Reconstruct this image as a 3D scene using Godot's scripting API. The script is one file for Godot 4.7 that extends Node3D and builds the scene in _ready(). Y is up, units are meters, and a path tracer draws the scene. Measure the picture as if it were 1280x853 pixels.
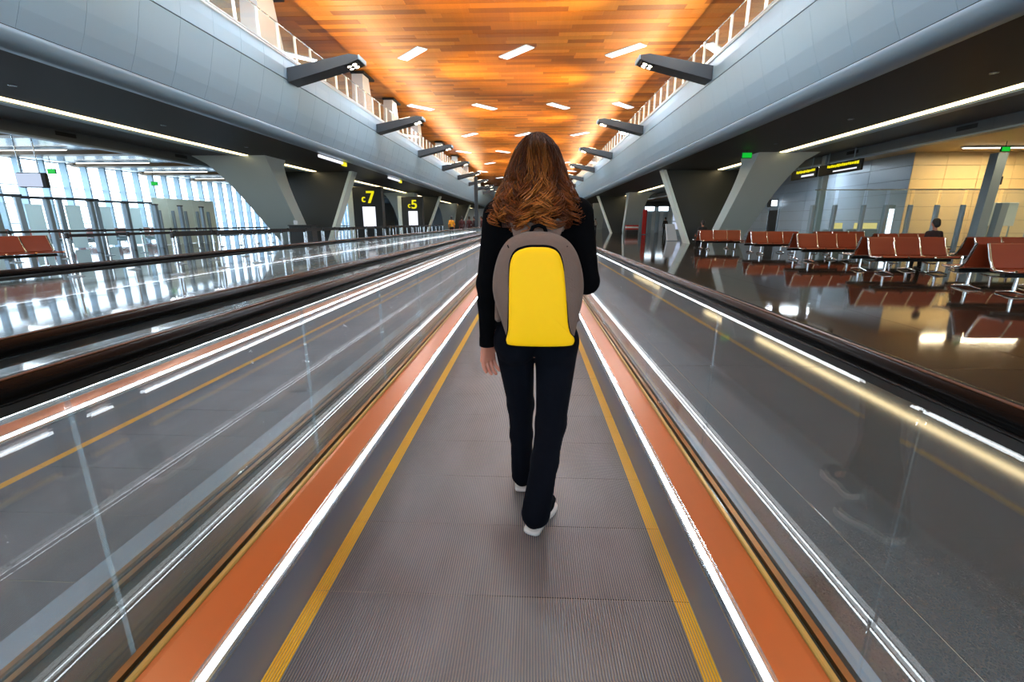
extends Node3D
# Airport concourse seen from a moving walkway, with a walker and her rucksack.
# x to the right of the walkway, y up, -z along the hall. The middle of the hall is x = MID.

const MID := -1.17
const SIGNX := 14.0
const SIGNZ1 := -25.47
const SIGNZ2 := -22.67
const SIGNW1 := 2.2
const SIGNW2 := 2.95
const HALL0 := 14.0
const HALL1 := -112.0

var rng := RandomNumberGenerator.new()
var mats := {}
var shared := {}

# ------------------------------------------------------------------ helpers
func mat(key: String, c: Color, rough := 0.5, metal := 0.0, spec := 0.5) -> StandardMaterial3D:
	if mats.has(key):
		return mats[key]
	var m := StandardMaterial3D.new()
	m.resource_name = key
	m.albedo_color = c
	m.roughness = rough
	m.metallic = metal
	m.metallic_specular = spec
	mats[key] = m
	return m

func glow(key: String, c: Color, e: float) -> StandardMaterial3D:
	var m := mat(key, Color(c.r * 0.4, c.g * 0.4, c.b * 0.4), 0.6)
	m.emission_enabled = true
	m.emission = c
	m.emission_energy_multiplier = e
	return m

func pane_mat(key: String, c: Color, a: float, rough := 0.0) -> StandardMaterial3D:
	var m := mat(key, Color(c.r, c.g, c.b, a), rough)
	m.transparency = BaseMaterial3D.TRANSPARENCY_ALPHA
	return m

func noise_tex(ramp: Array, freq: float, kind: int, sd: int, size := 512, octaves := 4) -> NoiseTexture2D:
	var n := FastNoiseLite.new()
	n.noise_type = kind
	n.frequency = freq
	n.seed = sd
	n.fractal_octaves = octaves
	var t := NoiseTexture2D.new()
	t.width = size
	t.height = size
	t.seamless = true
	t.noise = n
	var g := Gradient.new()
	g.offsets = PackedFloat32Array([0.0, 1.0])
	g.colors = PackedColorArray([ramp[0], ramp[ramp.size() - 1]])
	for i in range(1, ramp.size() - 1):
		g.add_point(float(i) / (ramp.size() - 1), ramp[i])
	t.color_ramp = g
	return t

func put(called: String, mesh: Mesh, m: Material, parent: Node = self, at := Vector3.ZERO) -> MeshInstance3D:
	var o := MeshInstance3D.new()
	o.name = numbered(called, parent)
	o.mesh = mesh
	o.material_override = m
	o.position = at
	parent.add_child(o, true)
	return o

func numbered(called: String, parent: Node) -> String:
	var key := str(parent.get_instance_id()) + called
	var n: int = shared.get(key, 0)
	shared[key] = n + 1
	return called if n == 0 else "%s_%03d" % [called, n]

func tag(o: Node, label: String, category := "", group := "", kind := "") -> Node:
	o.set_meta("label", label)
	if category != "":
		o.set_meta("category", category)
	if group != "":
		o.set_meta("group", group)
	if kind != "":
		o.set_meta("kind", kind)
	return o

func thing(called: String, label: String, category: String, at := Vector3.ZERO, turn := 0.0, group := "") -> Node3D:
	var o := Node3D.new()
	o.name = numbered(called, self)
	add_child(o, true)
	o.position = at
	o.rotation.y = turn
	tag(o, label, category, group)
	return o

func structure(called: String, label: String, at := Vector3.ZERO) -> Node3D:
	var o := Node3D.new()
	o.name = called
	add_child(o, true)
	o.position = at
	tag(o, label, "", "", "structure")
	return o

func copy_of(src: Node3D, label: String, at: Vector3, turn := 0.0) -> Node3D:
	var base := String(src.name)
	if base.right(4).begins_with("_") and base.right(3).is_valid_int():
		base = base.left(-4)
	var o: Node3D = src.duplicate()
	o.name = numbered(base, self)
	add_child(o, true)
	o.position = at
	o.rotation.y = turn
	o.set_meta("label", label)
	return o

func begin() -> SurfaceTool:
	var st := SurfaceTool.new()
	st.begin(Mesh.PRIMITIVE_TRIANGLES)
	return st

# a quad whose corners run counter-clockwise seen from outside
func quad(st: SurfaceTool, a: Vector3, b: Vector3, c: Vector3, d: Vector3, sg := -1, col := Color.WHITE) -> void:
	st.set_smooth_group(sg)
	for p in [a, c, b, a, d, c]:
		st.set_color(col)
		st.add_vertex(p)

func tri(st: SurfaceTool, a: Vector3, b: Vector3, c: Vector3, sg := -1) -> void:
	st.set_smooth_group(sg)
	for p in [a, c, b]:
		st.add_vertex(p)

func done(st: SurfaceTool) -> ArrayMesh:
	st.generate_normals()
	return st.commit()

func abox(st: SurfaceTool, lo: Vector3, hi: Vector3, col := Color.WHITE, skip_top := false) -> void:
	var p := []
	for i in 8:
		p.append(Vector3(hi.x if i & 1 else lo.x, hi.y if i & 2 else lo.y, hi.z if i & 4 else lo.z))
	quad(st, p[4], p[5], p[7], p[6], -1, col)
	quad(st, p[1], p[0], p[2], p[3], -1, col)
	quad(st, p[5], p[1], p[3], p[7], -1, col)
	quad(st, p[0], p[4], p[6], p[2], -1, col)
	quad(st, p[0], p[1], p[5], p[4], -1, col)
	if not skip_top:
		quad(st, p[6], p[7], p[3], p[2], -1, col)

# box with chamfered edges, centred on the origin
func cbox(size: Vector3, c := 0.01) -> ArrayMesh:
	var key := "cb%s%s" % [size, c]
	if shared.has(key):
		return shared[key]
	var st := begin()
	var h := size / 2.0
	c = minf(c, minf(h.x, minf(h.y, h.z)) * 0.9)
	for ax in 3:
		var b := (ax + 1) % 3
		var d := (ax + 2) % 3
		for s in [-1.0, 1.0]:
			var ps := []
			for q in [[-1, -1], [1, -1], [1, 1], [-1, 1]]:
				var v := Vector3.ZERO
				v[ax] = s * h[ax]
				v[b] = q[0] * (h[b] - c)
				v[d] = q[1] * (h[d] - c)
				ps.append(v)
			if s < 0:
				ps.reverse()
			quad(st, ps[0], ps[1], ps[2], ps[3])
		# the four edges along this axis
		for sb in [-1.0, 1.0]:
			for sd in [-1.0, 1.0]:
				var e := []
				for q in [[-1, 0], [1, 0], [1, 1], [-1, 1]]:
					var v := Vector3.ZERO
					v[ax] = q[0] * (h[ax] - c)
					v[b] = sb * (h[b] - (c if q[1] == 0 else 0.0))
					v[d] = sd * (h[d] - (0.0 if q[1] == 0 else c))
					e.append(v)
				if sb * sd < 0:
					e.reverse()
				quad(st, e[0], e[1], e[2], e[3])
	for sx in [-1.0, 1.0]:
		for sy in [-1.0, 1.0]:
			for sz in [-1.0, 1.0]:
				var a := Vector3(sx * h.x, sy * (h.y - c), sz * (h.z - c))
				var b := Vector3(sx * (h.x - c), sy * h.y, sz * (h.z - c))
				var d := Vector3(sx * (h.x - c), sy * (h.y - c), sz * h.z)
				if sx * sy * sz > 0:
					tri(st, a, b, d)
				else:
					tri(st, a, d, b)
	shared[key] = done(st)
	return shared[key]

func signed_area(p: PackedVector2Array) -> float:
	var a := 0.0
	for i in p.size():
		var q := p[(i + 1) % p.size()]
		a += p[i].x * q.y - q.x * p[i].y
	return a / 2.0

# closed outline in x,y swept from z0 to z1 (z1 > z0)
func ext(pts: PackedVector2Array, z0: float, z1: float, smooth := false) -> ArrayMesh:
	var p := pts.duplicate()
	if signed_area(p) < 0:
		p.reverse()
	var st := begin()
	var n := p.size()
	for i in n:
		var a := p[i]
		var b := p[(i + 1) % n]
		quad(st, Vector3(a.x, a.y, z1), Vector3(a.x, a.y, z0), Vector3(b.x, b.y, z0), Vector3(b.x, b.y, z1), 0 if smooth else -1)
	var t := Geometry2D.triangulate_polygon(p)
	for i in range(0, t.size(), 3):
		var a := p[t[i]]
		var b := p[t[i + 1]]
		var c := p[t[i + 2]]
		if (b - a).cross(c - a) < 0:
			var k := b
			b = c
			c = k
		tri(st, Vector3(a.x, a.y, z1), Vector3(b.x, b.y, z1), Vector3(c.x, c.y, z1))
		tri(st, Vector3(a.x, a.y, z0), Vector3(c.x, c.y, z0), Vector3(b.x, b.y, z0))
	return done(st)

func P(a: Array) -> PackedVector2Array:
	var p := PackedVector2Array()
	for i in range(0, a.size(), 2):
		p.append(Vector2(a[i], a[i + 1]))
	return p

func rect(x0: float, y0: float, x1: float, y1: float) -> PackedVector2Array:
	return P([x0, y0, x1, y0, x1, y1, x0, y1])

func mirror(p: PackedVector2Array, c: float) -> PackedVector2Array:
	var q := PackedVector2Array()
	for v in p:
		q.append(Vector2(2.0 * c - v.x, v.y))
	return q

# thick line through a profile: points offset to both sides
func sheet(line: PackedVector2Array, t: float) -> PackedVector2Array:
	var up := PackedVector2Array()
	var down := PackedVector2Array()
	for i in line.size():
		var d := (line[mini(i + 1, line.size() - 1)] - line[maxi(i - 1, 0)]).normalized()
		var n := Vector2(-d.y, d.x) * t / 2.0
		up.append(line[i] + n)
		down.append(line[i] - n)
	down.reverse()
	up.append_array(down)
	return up

func tube(st: SurfaceTool, path: Array, radii: Array, sides := 8, col := Color.WHITE, col2 := Color.WHITE) -> void:
	var rings := []
	var u := Vector3.ZERO
	for i in path.size():
		var d: Vector3 = (path[mini(i + 1, path.size() - 1)] - path[maxi(i - 1, 0)]).normalized()
		if u == Vector3.ZERO:
			u = d.cross(Vector3.RIGHT if absf(d.x) < 0.8 else Vector3.UP).normalized()
		u = (u - d * u.dot(d)).normalized()
		var v := d.cross(u)
		var ring := []
		var r: float = radii[mini(i, radii.size() - 1)]
		for k in sides:
			var a := TAU * k / sides
			ring.append(path[i] + (u * cos(a) + v * sin(a)) * r)
		rings.append(ring)
	st.set_smooth_group(0)
	for i in path.size() - 1:
		var ca := col.lerp(col2, float(i) / (path.size() - 1))
		for k in sides:
			var k2 := (k + 1) % sides
			quad(st, rings[i][k], rings[i][k2], rings[i + 1][k2], rings[i + 1][k], 0, ca)
	for e in [0, path.size() - 1]:
		for k in sides:
			var k2 := (k + 1) % sides
			if e == 0:
				tri(st, path[0], rings[0][k2], rings[0][k], -1)
			else:
				tri(st, path[e], rings[e][k], rings[e][k2], -1)

func tube_mesh(path: Array, radii: Array, sides := 10) -> ArrayMesh:
	var st := begin()
	tube(st, path, radii, sides)
	return done(st)

# profile of (radius, height) pairs turned about y
func lathe(prof: Array, sides := 20) -> ArrayMesh:
	var st := begin()
	for i in range(0, prof.size() - 2, 2):
		for k in sides:
			var a := TAU * k / sides
			var b := TAU * (k + 1) / sides
			var r0: float = prof[i]
			var r1: float = prof[i + 2]
			quad(st, Vector3(cos(a) * r0, prof[i + 1], -sin(a) * r0), Vector3(cos(b) * r0, prof[i + 1], -sin(b) * r0), Vector3(cos(b) * r1, prof[i + 3], -sin(b) * r1), Vector3(cos(a) * r1, prof[i + 3], -sin(a) * r1))
	return done(st)

# ---- implicit surfaces: smooth union of tapered capsules and ellipsoids, meshed as surface nets
func cap(a: Vector3, b: Vector3, ra: float, rb: float, k := 0.03) -> Array:
	return [0, a, b, ra, rb, k]

func ell(c: Vector3, r: Vector3, k := 0.03, b := Basis.IDENTITY) -> Array:
	return [1, c, r, b, 0.0, k]

func blob(prims: Array, cell: float, into: SurfaceTool = null) -> ArrayMesh:
	var lo := Vector3.INF
	var hi := -Vector3.INF
	var boxes := []
	for p in prims:
		var a: Vector3
		var b: Vector3
		if p[0] == 0:
			var r := maxf(p[3], p[4])
			a = p[1].min(p[2]) - Vector3.ONE * r
			b = p[1].max(p[2]) + Vector3.ONE * r
		else:
			var r: float = maxf(p[2].x, maxf(p[2].y, p[2].z))
			a = p[1] - Vector3.ONE * r
			b = p[1] + Vector3.ONE * r
		var g: float = cell * 2.5 + p[5]
		a -= Vector3.ONE * g
		b += Vector3.ONE * g
		boxes.append([a, b])
		lo = lo.min(a)
		hi = hi.max(b)
	var nx := int((hi.x - lo.x) / cell) + 2
	var ny := int((hi.y - lo.y) / cell) + 2
	var nz := int((hi.z - lo.z) / cell) + 2
	var f := PackedFloat32Array()
	f.resize(nx * ny * nz)
	f.fill(100.0)
	for pi in prims.size():
		var p: Array = prims[pi]
		var i0 := Vector3i((boxes[pi][0] - lo) / cell)
		var i1 := Vector3i((boxes[pi][1] - lo) / cell)
		var kk: float = maxf(p[5], 0.0001)
		var capsule: bool = p[0] == 0
		var A: Vector3 = p[1]
		var AB := Vector3.ZERO
		var ll := 1.0
		var inv := Basis.IDENTITY
		var rr := Vector3.ONE
		var rmin := 1.0
		if capsule:
			AB = p[2] - A
			ll = maxf(AB.length_squared(), 1e-9)
		else:
			rr = p[2]
			inv = p[3].inverse()
			rmin = minf(rr.x, minf(rr.y, rr.z))
		var ra: float = p[3] if capsule else 0.0
		var rb: float = p[4]
		for z in range(i0.z, mini(i1.z + 1, nz)):
			for y in range(i0.y, mini(i1.y + 1, ny)):
				var at := nx * (y + ny * z)
				for x in range(i0.x, mini(i1.x + 1, nx)):
					var q := lo + Vector3(x, y, z) * cell - A
					var d: float
					if capsule:
						var t := clampf(q.dot(AB) / ll, 0.0, 1.0)
						d = (q - AB * t).length() - lerpf(ra, rb, t)
					else:
						q = inv * q
						var k0 := (q / rr).length()
						var k1 := (q / (rr * rr)).length()
						d = k0 * (k0 - 1.0) / k1 if k1 > 1e-6 else -rmin
					var e := f[at + x]
					var h := maxf(kk - absf(d - e), 0.0) / kk
					f[at + x] = minf(d, e) - h * h * kk * 0.25
	var verts := PackedVector3Array()
	var ids := PackedInt32Array()
	ids.resize(nx * ny * nz)
	ids.fill(-1)
	var dx := 1
	var dy := nx
	var dz := nx * ny
	var corner := [0, dx, dy, dx + dy, dz, dx + dz, dy + dz, dx + dy + dz]
	var offs := [Vector3(0, 0, 0), Vector3(1, 0, 0), Vector3(0, 1, 0), Vector3(1, 1, 0), Vector3(0, 0, 1), Vector3(1, 0, 1), Vector3(0, 1, 1), Vector3(1, 1, 1)]
	var edges := [[0, 1], [2, 3], [4, 5], [6, 7], [0, 2], [1, 3], [4, 6], [5, 7], [0, 4], [1, 5], [2, 6], [3, 7]]
	for z in nz - 1:
		for y in ny - 1:
			var row := nx * (y + ny * z)
			for x in nx - 1:
				var at := row + x
				var mask := 0
				for c in 8:
					if f[at + corner[c]] < 0.0:
						mask |= 1 << c
				if mask == 0 or mask == 255:
					continue
				var s := Vector3.ZERO
				var n := 0
				for e in edges:
					var fa := f[at + corner[e[0]]]
					var fb := f[at + corner[e[1]]]
					if (fa < 0.0) != (fb < 0.0):
						s += offs[e[0]].lerp(offs[e[1]], fa / (fa - fb))
						n += 1
				ids[at] = verts.size()
				verts.append(lo + (Vector3(x, y, z) + s / n) * cell)
	var st := into if into else begin()
	st.set_smooth_group(0)
	var steps := [dx, dy, dz]
	for z in range(1, nz - 1):
		for y in range(1, ny - 1):
			var row := nx * (y + ny * z)
			for x in range(1, nx - 1):
				var at := row + x
				if ids[at] < 0:
					continue
				for ax in 3:
					var fa := f[at]
					var fb := f[at + steps[ax]]
					if (fa < 0.0) == (fb < 0.0):
						continue
					var b: int = steps[(ax + 1) % 3]
					var c: int = steps[(ax + 2) % 3]
					var q := [ids[at - b - c], ids[at - c], ids[at], ids[at - b]]
					if q.min() < 0:
						continue
					if fa >= 0.0:
						q.reverse()
					for k in [0, 2, 1, 0, 3, 2]:
						st.add_vertex(verts[q[k]])
	return null if into else done(st)

func smooth_loop(pts: PackedVector2Array, per := 4) -> PackedVector2Array:
	var o := PackedVector2Array()
	var n := pts.size()
	for i in n:
		for k in per:
			o.append(pts[i].cubic_interpolate(pts[(i + 1) % n], pts[(i - 1 + n) % n], pts[(i + 2) % n], float(k) / per))
	return o

# outline in x,y blown up into a cushion: rings of [scale, z]
func cushion(outline: PackedVector2Array, rings: Array, centre: Vector2) -> ArrayMesh:
	var p := outline.duplicate()
	if signed_area(p) < 0:
		p.reverse()
	var st := begin()
	var n := p.size()
	for r in rings.size() - 1:
		for i in n:
			var v := []
			for q in [[i, r], [(i + 1) % n, r], [(i + 1) % n, r + 1], [i, r + 1]]:
				var s: Array = rings[q[1]]
				var e: Vector2 = centre + (p[q[0]] - centre) * s[0]
				v.append(Vector3(e.x, e.y, s[1]))
			quad(st, v[0], v[1], v[2], v[3], 0)
	for e in [0, rings.size() - 1]:
		var s: Array = rings[e]
		var m := Vector3(centre.x, centre.y, s[1])
		for i in n:
			var a: Vector2 = centre + (p[i] - centre) * s[0]
			var b: Vector2 = centre + (p[(i + 1) % n] - centre) * s[0]
			if e == 0:
				tri(st, m, Vector3(b.x, b.y, s[1]), Vector3(a.x, a.y, s[1]), 0)
			else:
				tri(st, m, Vector3(a.x, a.y, s[1]), Vector3(b.x, b.y, s[1]), 0)
	return done(st)

func text_mesh(s: String, size: float, depth := 0.02, bold := true) -> TextMesh:
	var t := TextMesh.new()
	var f := SystemFont.new()
	f.font_names = PackedStringArray(["Droid Sans"])
	f.font_weight = 700 if bold else 400
	t.font = f
	t.text = s
	t.font_size = 64
	t.pixel_size = size / 64.0
	t.depth = depth
	return t

func area(called: String, at: Vector3, towards: Vector3, sx: float, sy: float, c: Color, e: float, parent: Node = self) -> AreaLight3D:
	var l := AreaLight3D.new()
	l.name = called
	l.area_size = Vector2(sx, sy)
	l.light_color = c
	l.light_energy = e
	l.shadow_enabled = true
	l.area_range = 60.0
	l.area_attenuation = 2.0
	parent.add_child(l, true)
	l.position = at
	var z := -towards.normalized()
	var up := Vector3.UP if absf(z.y) < 0.9 else Vector3.BACK
	var x := up.cross(z).normalized()
	l.basis = Basis(x, z.cross(x), z)
	return l

func spot(called: String, at: Vector3, towards: Vector3, deg: float, c: Color, e: float, size: float, parent: Node = self) -> SpotLight3D:
	var l := SpotLight3D.new()
	l.name = called
	l.spot_angle = deg
	l.spot_angle_attenuation = 1.0
	l.spot_range = 60.0
	l.spot_attenuation = 2.0
	l.light_color = c
	l.light_energy = e
	l.light_size = size
	l.shadow_enabled = true
	parent.add_child(l, true)
	l.position = at
	var z := -towards.normalized()
	var up := Vector3.UP if absf(z.y) < 0.9 else Vector3.BACK
	var x := up.cross(z).normalized()
	l.basis = Basis(x, z.cross(x), z)
	return l

func ordinal(n: int) -> String:
	var w := ["first", "second", "third", "fourth", "fifth", "sixth", "seventh", "eighth", "ninth", "tenth", "eleventh", "twelfth", "thirteenth", "fourteenth", "fifteenth", "sixteenth", "seventeenth", "eighteenth", "nineteenth", "twentieth"]
	return w[n] if n < w.size() else "%dth" % (n + 1)

# ------------------------------------------------------------------ scene
func _ready() -> void:
	rng.seed = 41
	# camera, sky, exposure
	var cam := Camera3D.new()
	cam.name = "camera"
	add_child(cam, true)
	cam.fov = 73.7
	cam.near = 0.05
	cam.far = 400.0
	cam.position = Vector3(0, 1.32, 0)
	cam.rotation = Vector3(deg_to_rad(-14.627), deg_to_rad(2.386), 0)
	cam.current = true
	var env := Environment.new()
	env.background_mode = Environment.BG_SKY
	var sky := Sky.new()
	var sm := ProceduralSkyMaterial.new()
	sm.sky_top_color = Color(0.72, 0.86, 1.0)
	sm.sky_horizon_color = Color(0.88, 0.95, 1.0)
	sm.ground_bottom_color = Color(0.62, 0.68, 0.72)
	sm.ground_horizon_color = Color(0.85, 0.93, 0.98)
	sm.sky_energy_multiplier = 2.2
	sm.ground_energy_multiplier = 2.0
	sky.sky_material = sm
	env.sky = sky
	env.tonemap_mode = Environment.TONE_MAPPER_LINEAR
	env.tonemap_exposure = 1.08
	env.sdfgi_enabled = true
	env.ssao_enabled = true
	env.ssil_enabled = true
	var we := WorldEnvironment.new()
	we.name = "world_environment"
	we.environment = env
	add_child(we, true)

	make_materials()
	make_floor()
	make_ceiling()
	make_bulkheads()
	make_side_halls()
	make_end_walls()
	make_piers()
	make_walkways()
	make_cove_lights()
	make_ceiling_lights()
	make_arms()
	make_parapets()
	make_benches()
	make_screens()
	make_queue()
	make_signs()
	make_gate_area()
	make_far_end()
	make_people()
	make_walker()
	make_rucksack()

# ------------------------------------------------------------------ materials
const LAMP_WHITE := Color(0.88, 0.95, 1.0)
const LAMP_WARM := Color(1.0, 0.9, 0.68)
var K_CEIL := 26.0
var K_UP := 110.0
var K_TROUGH := 72.0
var K_COVE := 14.0
var K_BAR := 14.0

func make_materials() -> void:
	var granite := mat("granite", Color.WHITE, 0.06, 0.0, 0.5)
	granite.albedo_texture = noise_tex([Color(0.06, 0.045, 0.035), Color(0.18, 0.14, 0.115), Color(0.26, 0.21, 0.17), Color(0.13, 0.10, 0.08), Color(0.42, 0.34, 0.27)], 0.05, FastNoiseLite.TYPE_SIMPLEX, 3, 1024)
	granite.uv1_triplanar = true
	granite.uv1_world_triplanar = true
	granite.uv1_scale = Vector3(0.9, 0.9, 0.9)
	mat("joint", Color(0.62, 0.58, 0.5), 0.4)
	var wood := mat("wood", Color(1, 1, 1), 0.38, 0.0, 0.34)
	wood.vertex_color_use_as_albedo = true
	wood.albedo_texture = noise_tex([Color(0.78, 0.74, 0.7), Color(1, 1, 1), Color(0.86, 0.82, 0.8)], 0.02, FastNoiseLite.TYPE_SIMPLEX, 9, 512)
	wood.uv1_triplanar = true
	wood.uv1_world_triplanar = true
	wood.uv1_scale = Vector3(0.5, 0.5, 6.0)
	mat("fascia", Color(0.60, 0.72, 0.81), 0.36, 0.1)
	mat("fascia_back", Color(0.08, 0.09, 0.1), 0.7)
	mat("parapet_cap", Color(0.78, 0.82, 0.84), 0.3, 0.3)
	mat("soffit", Color(0.16, 0.155, 0.15), 0.55)
	mat("soffit_grey", Color(0.36, 0.38, 0.39), 0.5)
	mat("dark", Color(0.05, 0.052, 0.055), 0.5)
	mat("pier_light", Color(0.86, 0.91, 0.89), 0.5)
	mat("pier_dark", Color(0.12, 0.13, 0.13), 0.45)
	var tread := mat("tread", Color(0.41, 0.415, 0.445), 0.42, 0.3)
	tread.albedo_texture = noise_tex([Color(0.8, 0.8, 0.8), Color(1, 1, 1)], 0.01, FastNoiseLite.TYPE_SIMPLEX, 12, 256)
	tread.uv1_triplanar = true
	tread.uv1_world_triplanar = true
	tread.uv1_scale = Vector3(1.2, 1.2, 0.5)
	mat("tread_gap", Color(0.04, 0.04, 0.042), 0.7)
	mat("yellow", Color(0.90, 0.68, 0.04), 0.45)
	mat("skirt", Color(0.50, 0.52, 0.57), 0.36, 0.35)
	mat("steel", Color(0.72, 0.75, 0.78), 0.22, 0.9)
	mat("chrome", Color(0.85, 0.86, 0.87), 0.1, 1.0)
	mat("copper", Color(0.66, 0.385, 0.19), 0.28, 0.45)
	mat("bronze", Color(0.55, 0.42, 0.26), 0.28, 0.8)
	mat("gold", Color(0.72, 0.58, 0.30), 0.3, 0.4)
	mat("rail_copper", Color(0.34, 0.19, 0.10), 0.35, 0.2)
	mat("rail_gold", Color(0.46, 0.38, 0.16), 0.4, 0.2)
	mat("deck_dark", Color(0.20, 0.21, 0.185), 0.13, 0.0, 0.45)
	mat("rubber", Color(0.028, 0.025, 0.024), 0.25, 0.0, 0.13)
	pane_mat("glass", Color(0.75, 0.85, 0.85), 0.05)
	pane_mat("joint_strip", Color(0.80, 0.90, 0.92), 0.16)
	pane_mat("glass_edge", Color(0.62, 0.80, 0.80), 0.12)
	glow("led", Color(0.93, 0.97, 1.0), 13.0)
	glow("cove", LAMP_WARM, 4.0)
	glow("panel_lamp", LAMP_WHITE, 3.0)
	glow("bar_lamp", Color(1.0, 0.97, 0.9), 3.0)
	glow("flood", Color(1.0, 0.95, 0.85), 14.0)
	mat("arm", Color(0.23, 0.25, 0.27), 0.4, 0.2)
	mat("white", Color(0.82, 0.84, 0.85), 0.5)
	mat("fin", Color(0.66, 0.76, 0.82), 0.4, 0.2)
	var fr := mat("frosted", Color(0.88, 0.93, 0.93), 0.5)
	fr.backlight_enabled = true
	fr.backlight = Color(0.85, 0.9, 0.9)
	mat("leather", Color(0.52, 0.20, 0.085), 0.42)
	mat("black_plastic", Color(0.03, 0.03, 0.03), 0.45)
	mat("grey_metal", Color(0.55, 0.61, 0.65), 0.35, 0.4)
	mat("wall_grey", Color(0.66, 0.71, 0.76), 0.35, 0.1)
	mat("wall_tan", Color(0.86, 0.74, 0.53), 0.4)
	mat("side_ceiling", Color(0.62, 0.70, 0.76), 0.2, 0.55)
	mat("side_ceiling_warm", Color(0.80, 0.68, 0.46), 0.45)
	mat("gold_beam", Color(0.46, 0.33, 0.14), 0.3, 0.3)
	mat("counter", Color(0.90, 0.95, 0.90), 0.45)

# ------------------------------------------------------------------ structure
func make_floor() -> void:
	var fl := structure("floor", "polished speckled granite floor of large slabs with thin pale joints")
	put("underlay", ext(rect(-35.0, -0.3, 36.2, -0.004), HALL1, HALL0), mats.joint, fl)
	var zs := [HALL0]
	var z := 11.28
	while z > -60.0:
		zs.append(z)
		z -= 3.87
	zs.append(HALL1)
	for side in 2:
		var xs := [0.86, 1.36, 4.96, 8.56, 12.16, 15.76, 19.36, 26.5, 36.2] if side == 0 else [-3.5, -4.6, -8.2, -11.8, -15.4, -19.0, -26.0, -35.0]
		for i in xs.size() - 1:
			for k in zs.size() - 1:
				var x0: float = minf(xs[i], xs[i + 1]) + 0.003
				var x1: float = maxf(xs[i], xs[i + 1]) - 0.003
				var sx := x1 - x0
				var sz: float = zs[k] - zs[k + 1] - 0.006
				put("floor_slab", cbox(Vector3(sx, 0.02, sz), 0.001), mats.granite, fl, Vector3((x0 + x1) / 2.0, -0.01, (zs[k] + zs[k + 1]) / 2.0))

func make_ceiling() -> void:
	var ce := structure("ceiling", "varnished orange brown wooden plank ceiling over the tall hall")
	put("ceiling_slab", ext(rect(MID - 20.5, 9.54, MID + 20.5, 9.8), HALL1, HALL0), mats.dark, ce)
	var rest := begin()
	var w := 0.42
	var made := 0
	var z := -16.0
	var tones := [Color(0.66, 0.215, 0.024), Color(0.74, 0.265, 0.034), Color(0.56, 0.17, 0.020), Color(0.76, 0.30, 0.050), Color(0.70, 0.235, 0.026), Color(0.42, 0.125, 0.016)]
	while z > HALL1 + w:
		var x := MID - 20.5 - rng.randf() * 1.5
		while x < MID + 20.5:
			var l := rng.randf_range(1.6, 4.2)
			var c: Color = tones[rng.randi() % 6]
			c = c * rng.randf_range(0.85, 1.15)
			var y := 9.5 - rng.randf() * 0.012
			var near := z > -30.0 and x + l > -10.5 and x < 8.5 and made < 296
			if near:
				var st := begin()
				abox(st, Vector3(x + 0.003, y, z - w + 0.004), Vector3(x + l - 0.003, 9.54, z), c, true)
				put("ceiling_plank", done(st), mats.wood, ce)
				made += 1
			else:
				abox(rest, Vector3(x + 0.003, y, z - w + 0.004), Vector3(x + l - 0.003, 9.54, z), c, true)
			x += l
		z -= w
	# behind the picture the boards go on in broad runs
	z = HALL0
	while z > -16.0:
		abox(rest, Vector3(MID - 20.5, 9.5, maxf(z - w + 0.004, -15.99)), Vector3(MID + 20.5, 9.54, z), tones[rng.randi() % 6], true)
		z -= w
	var o := put("far_planks", done(rest), mats.wood, ce)
	o.set_meta("kind", "stuff")

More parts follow.
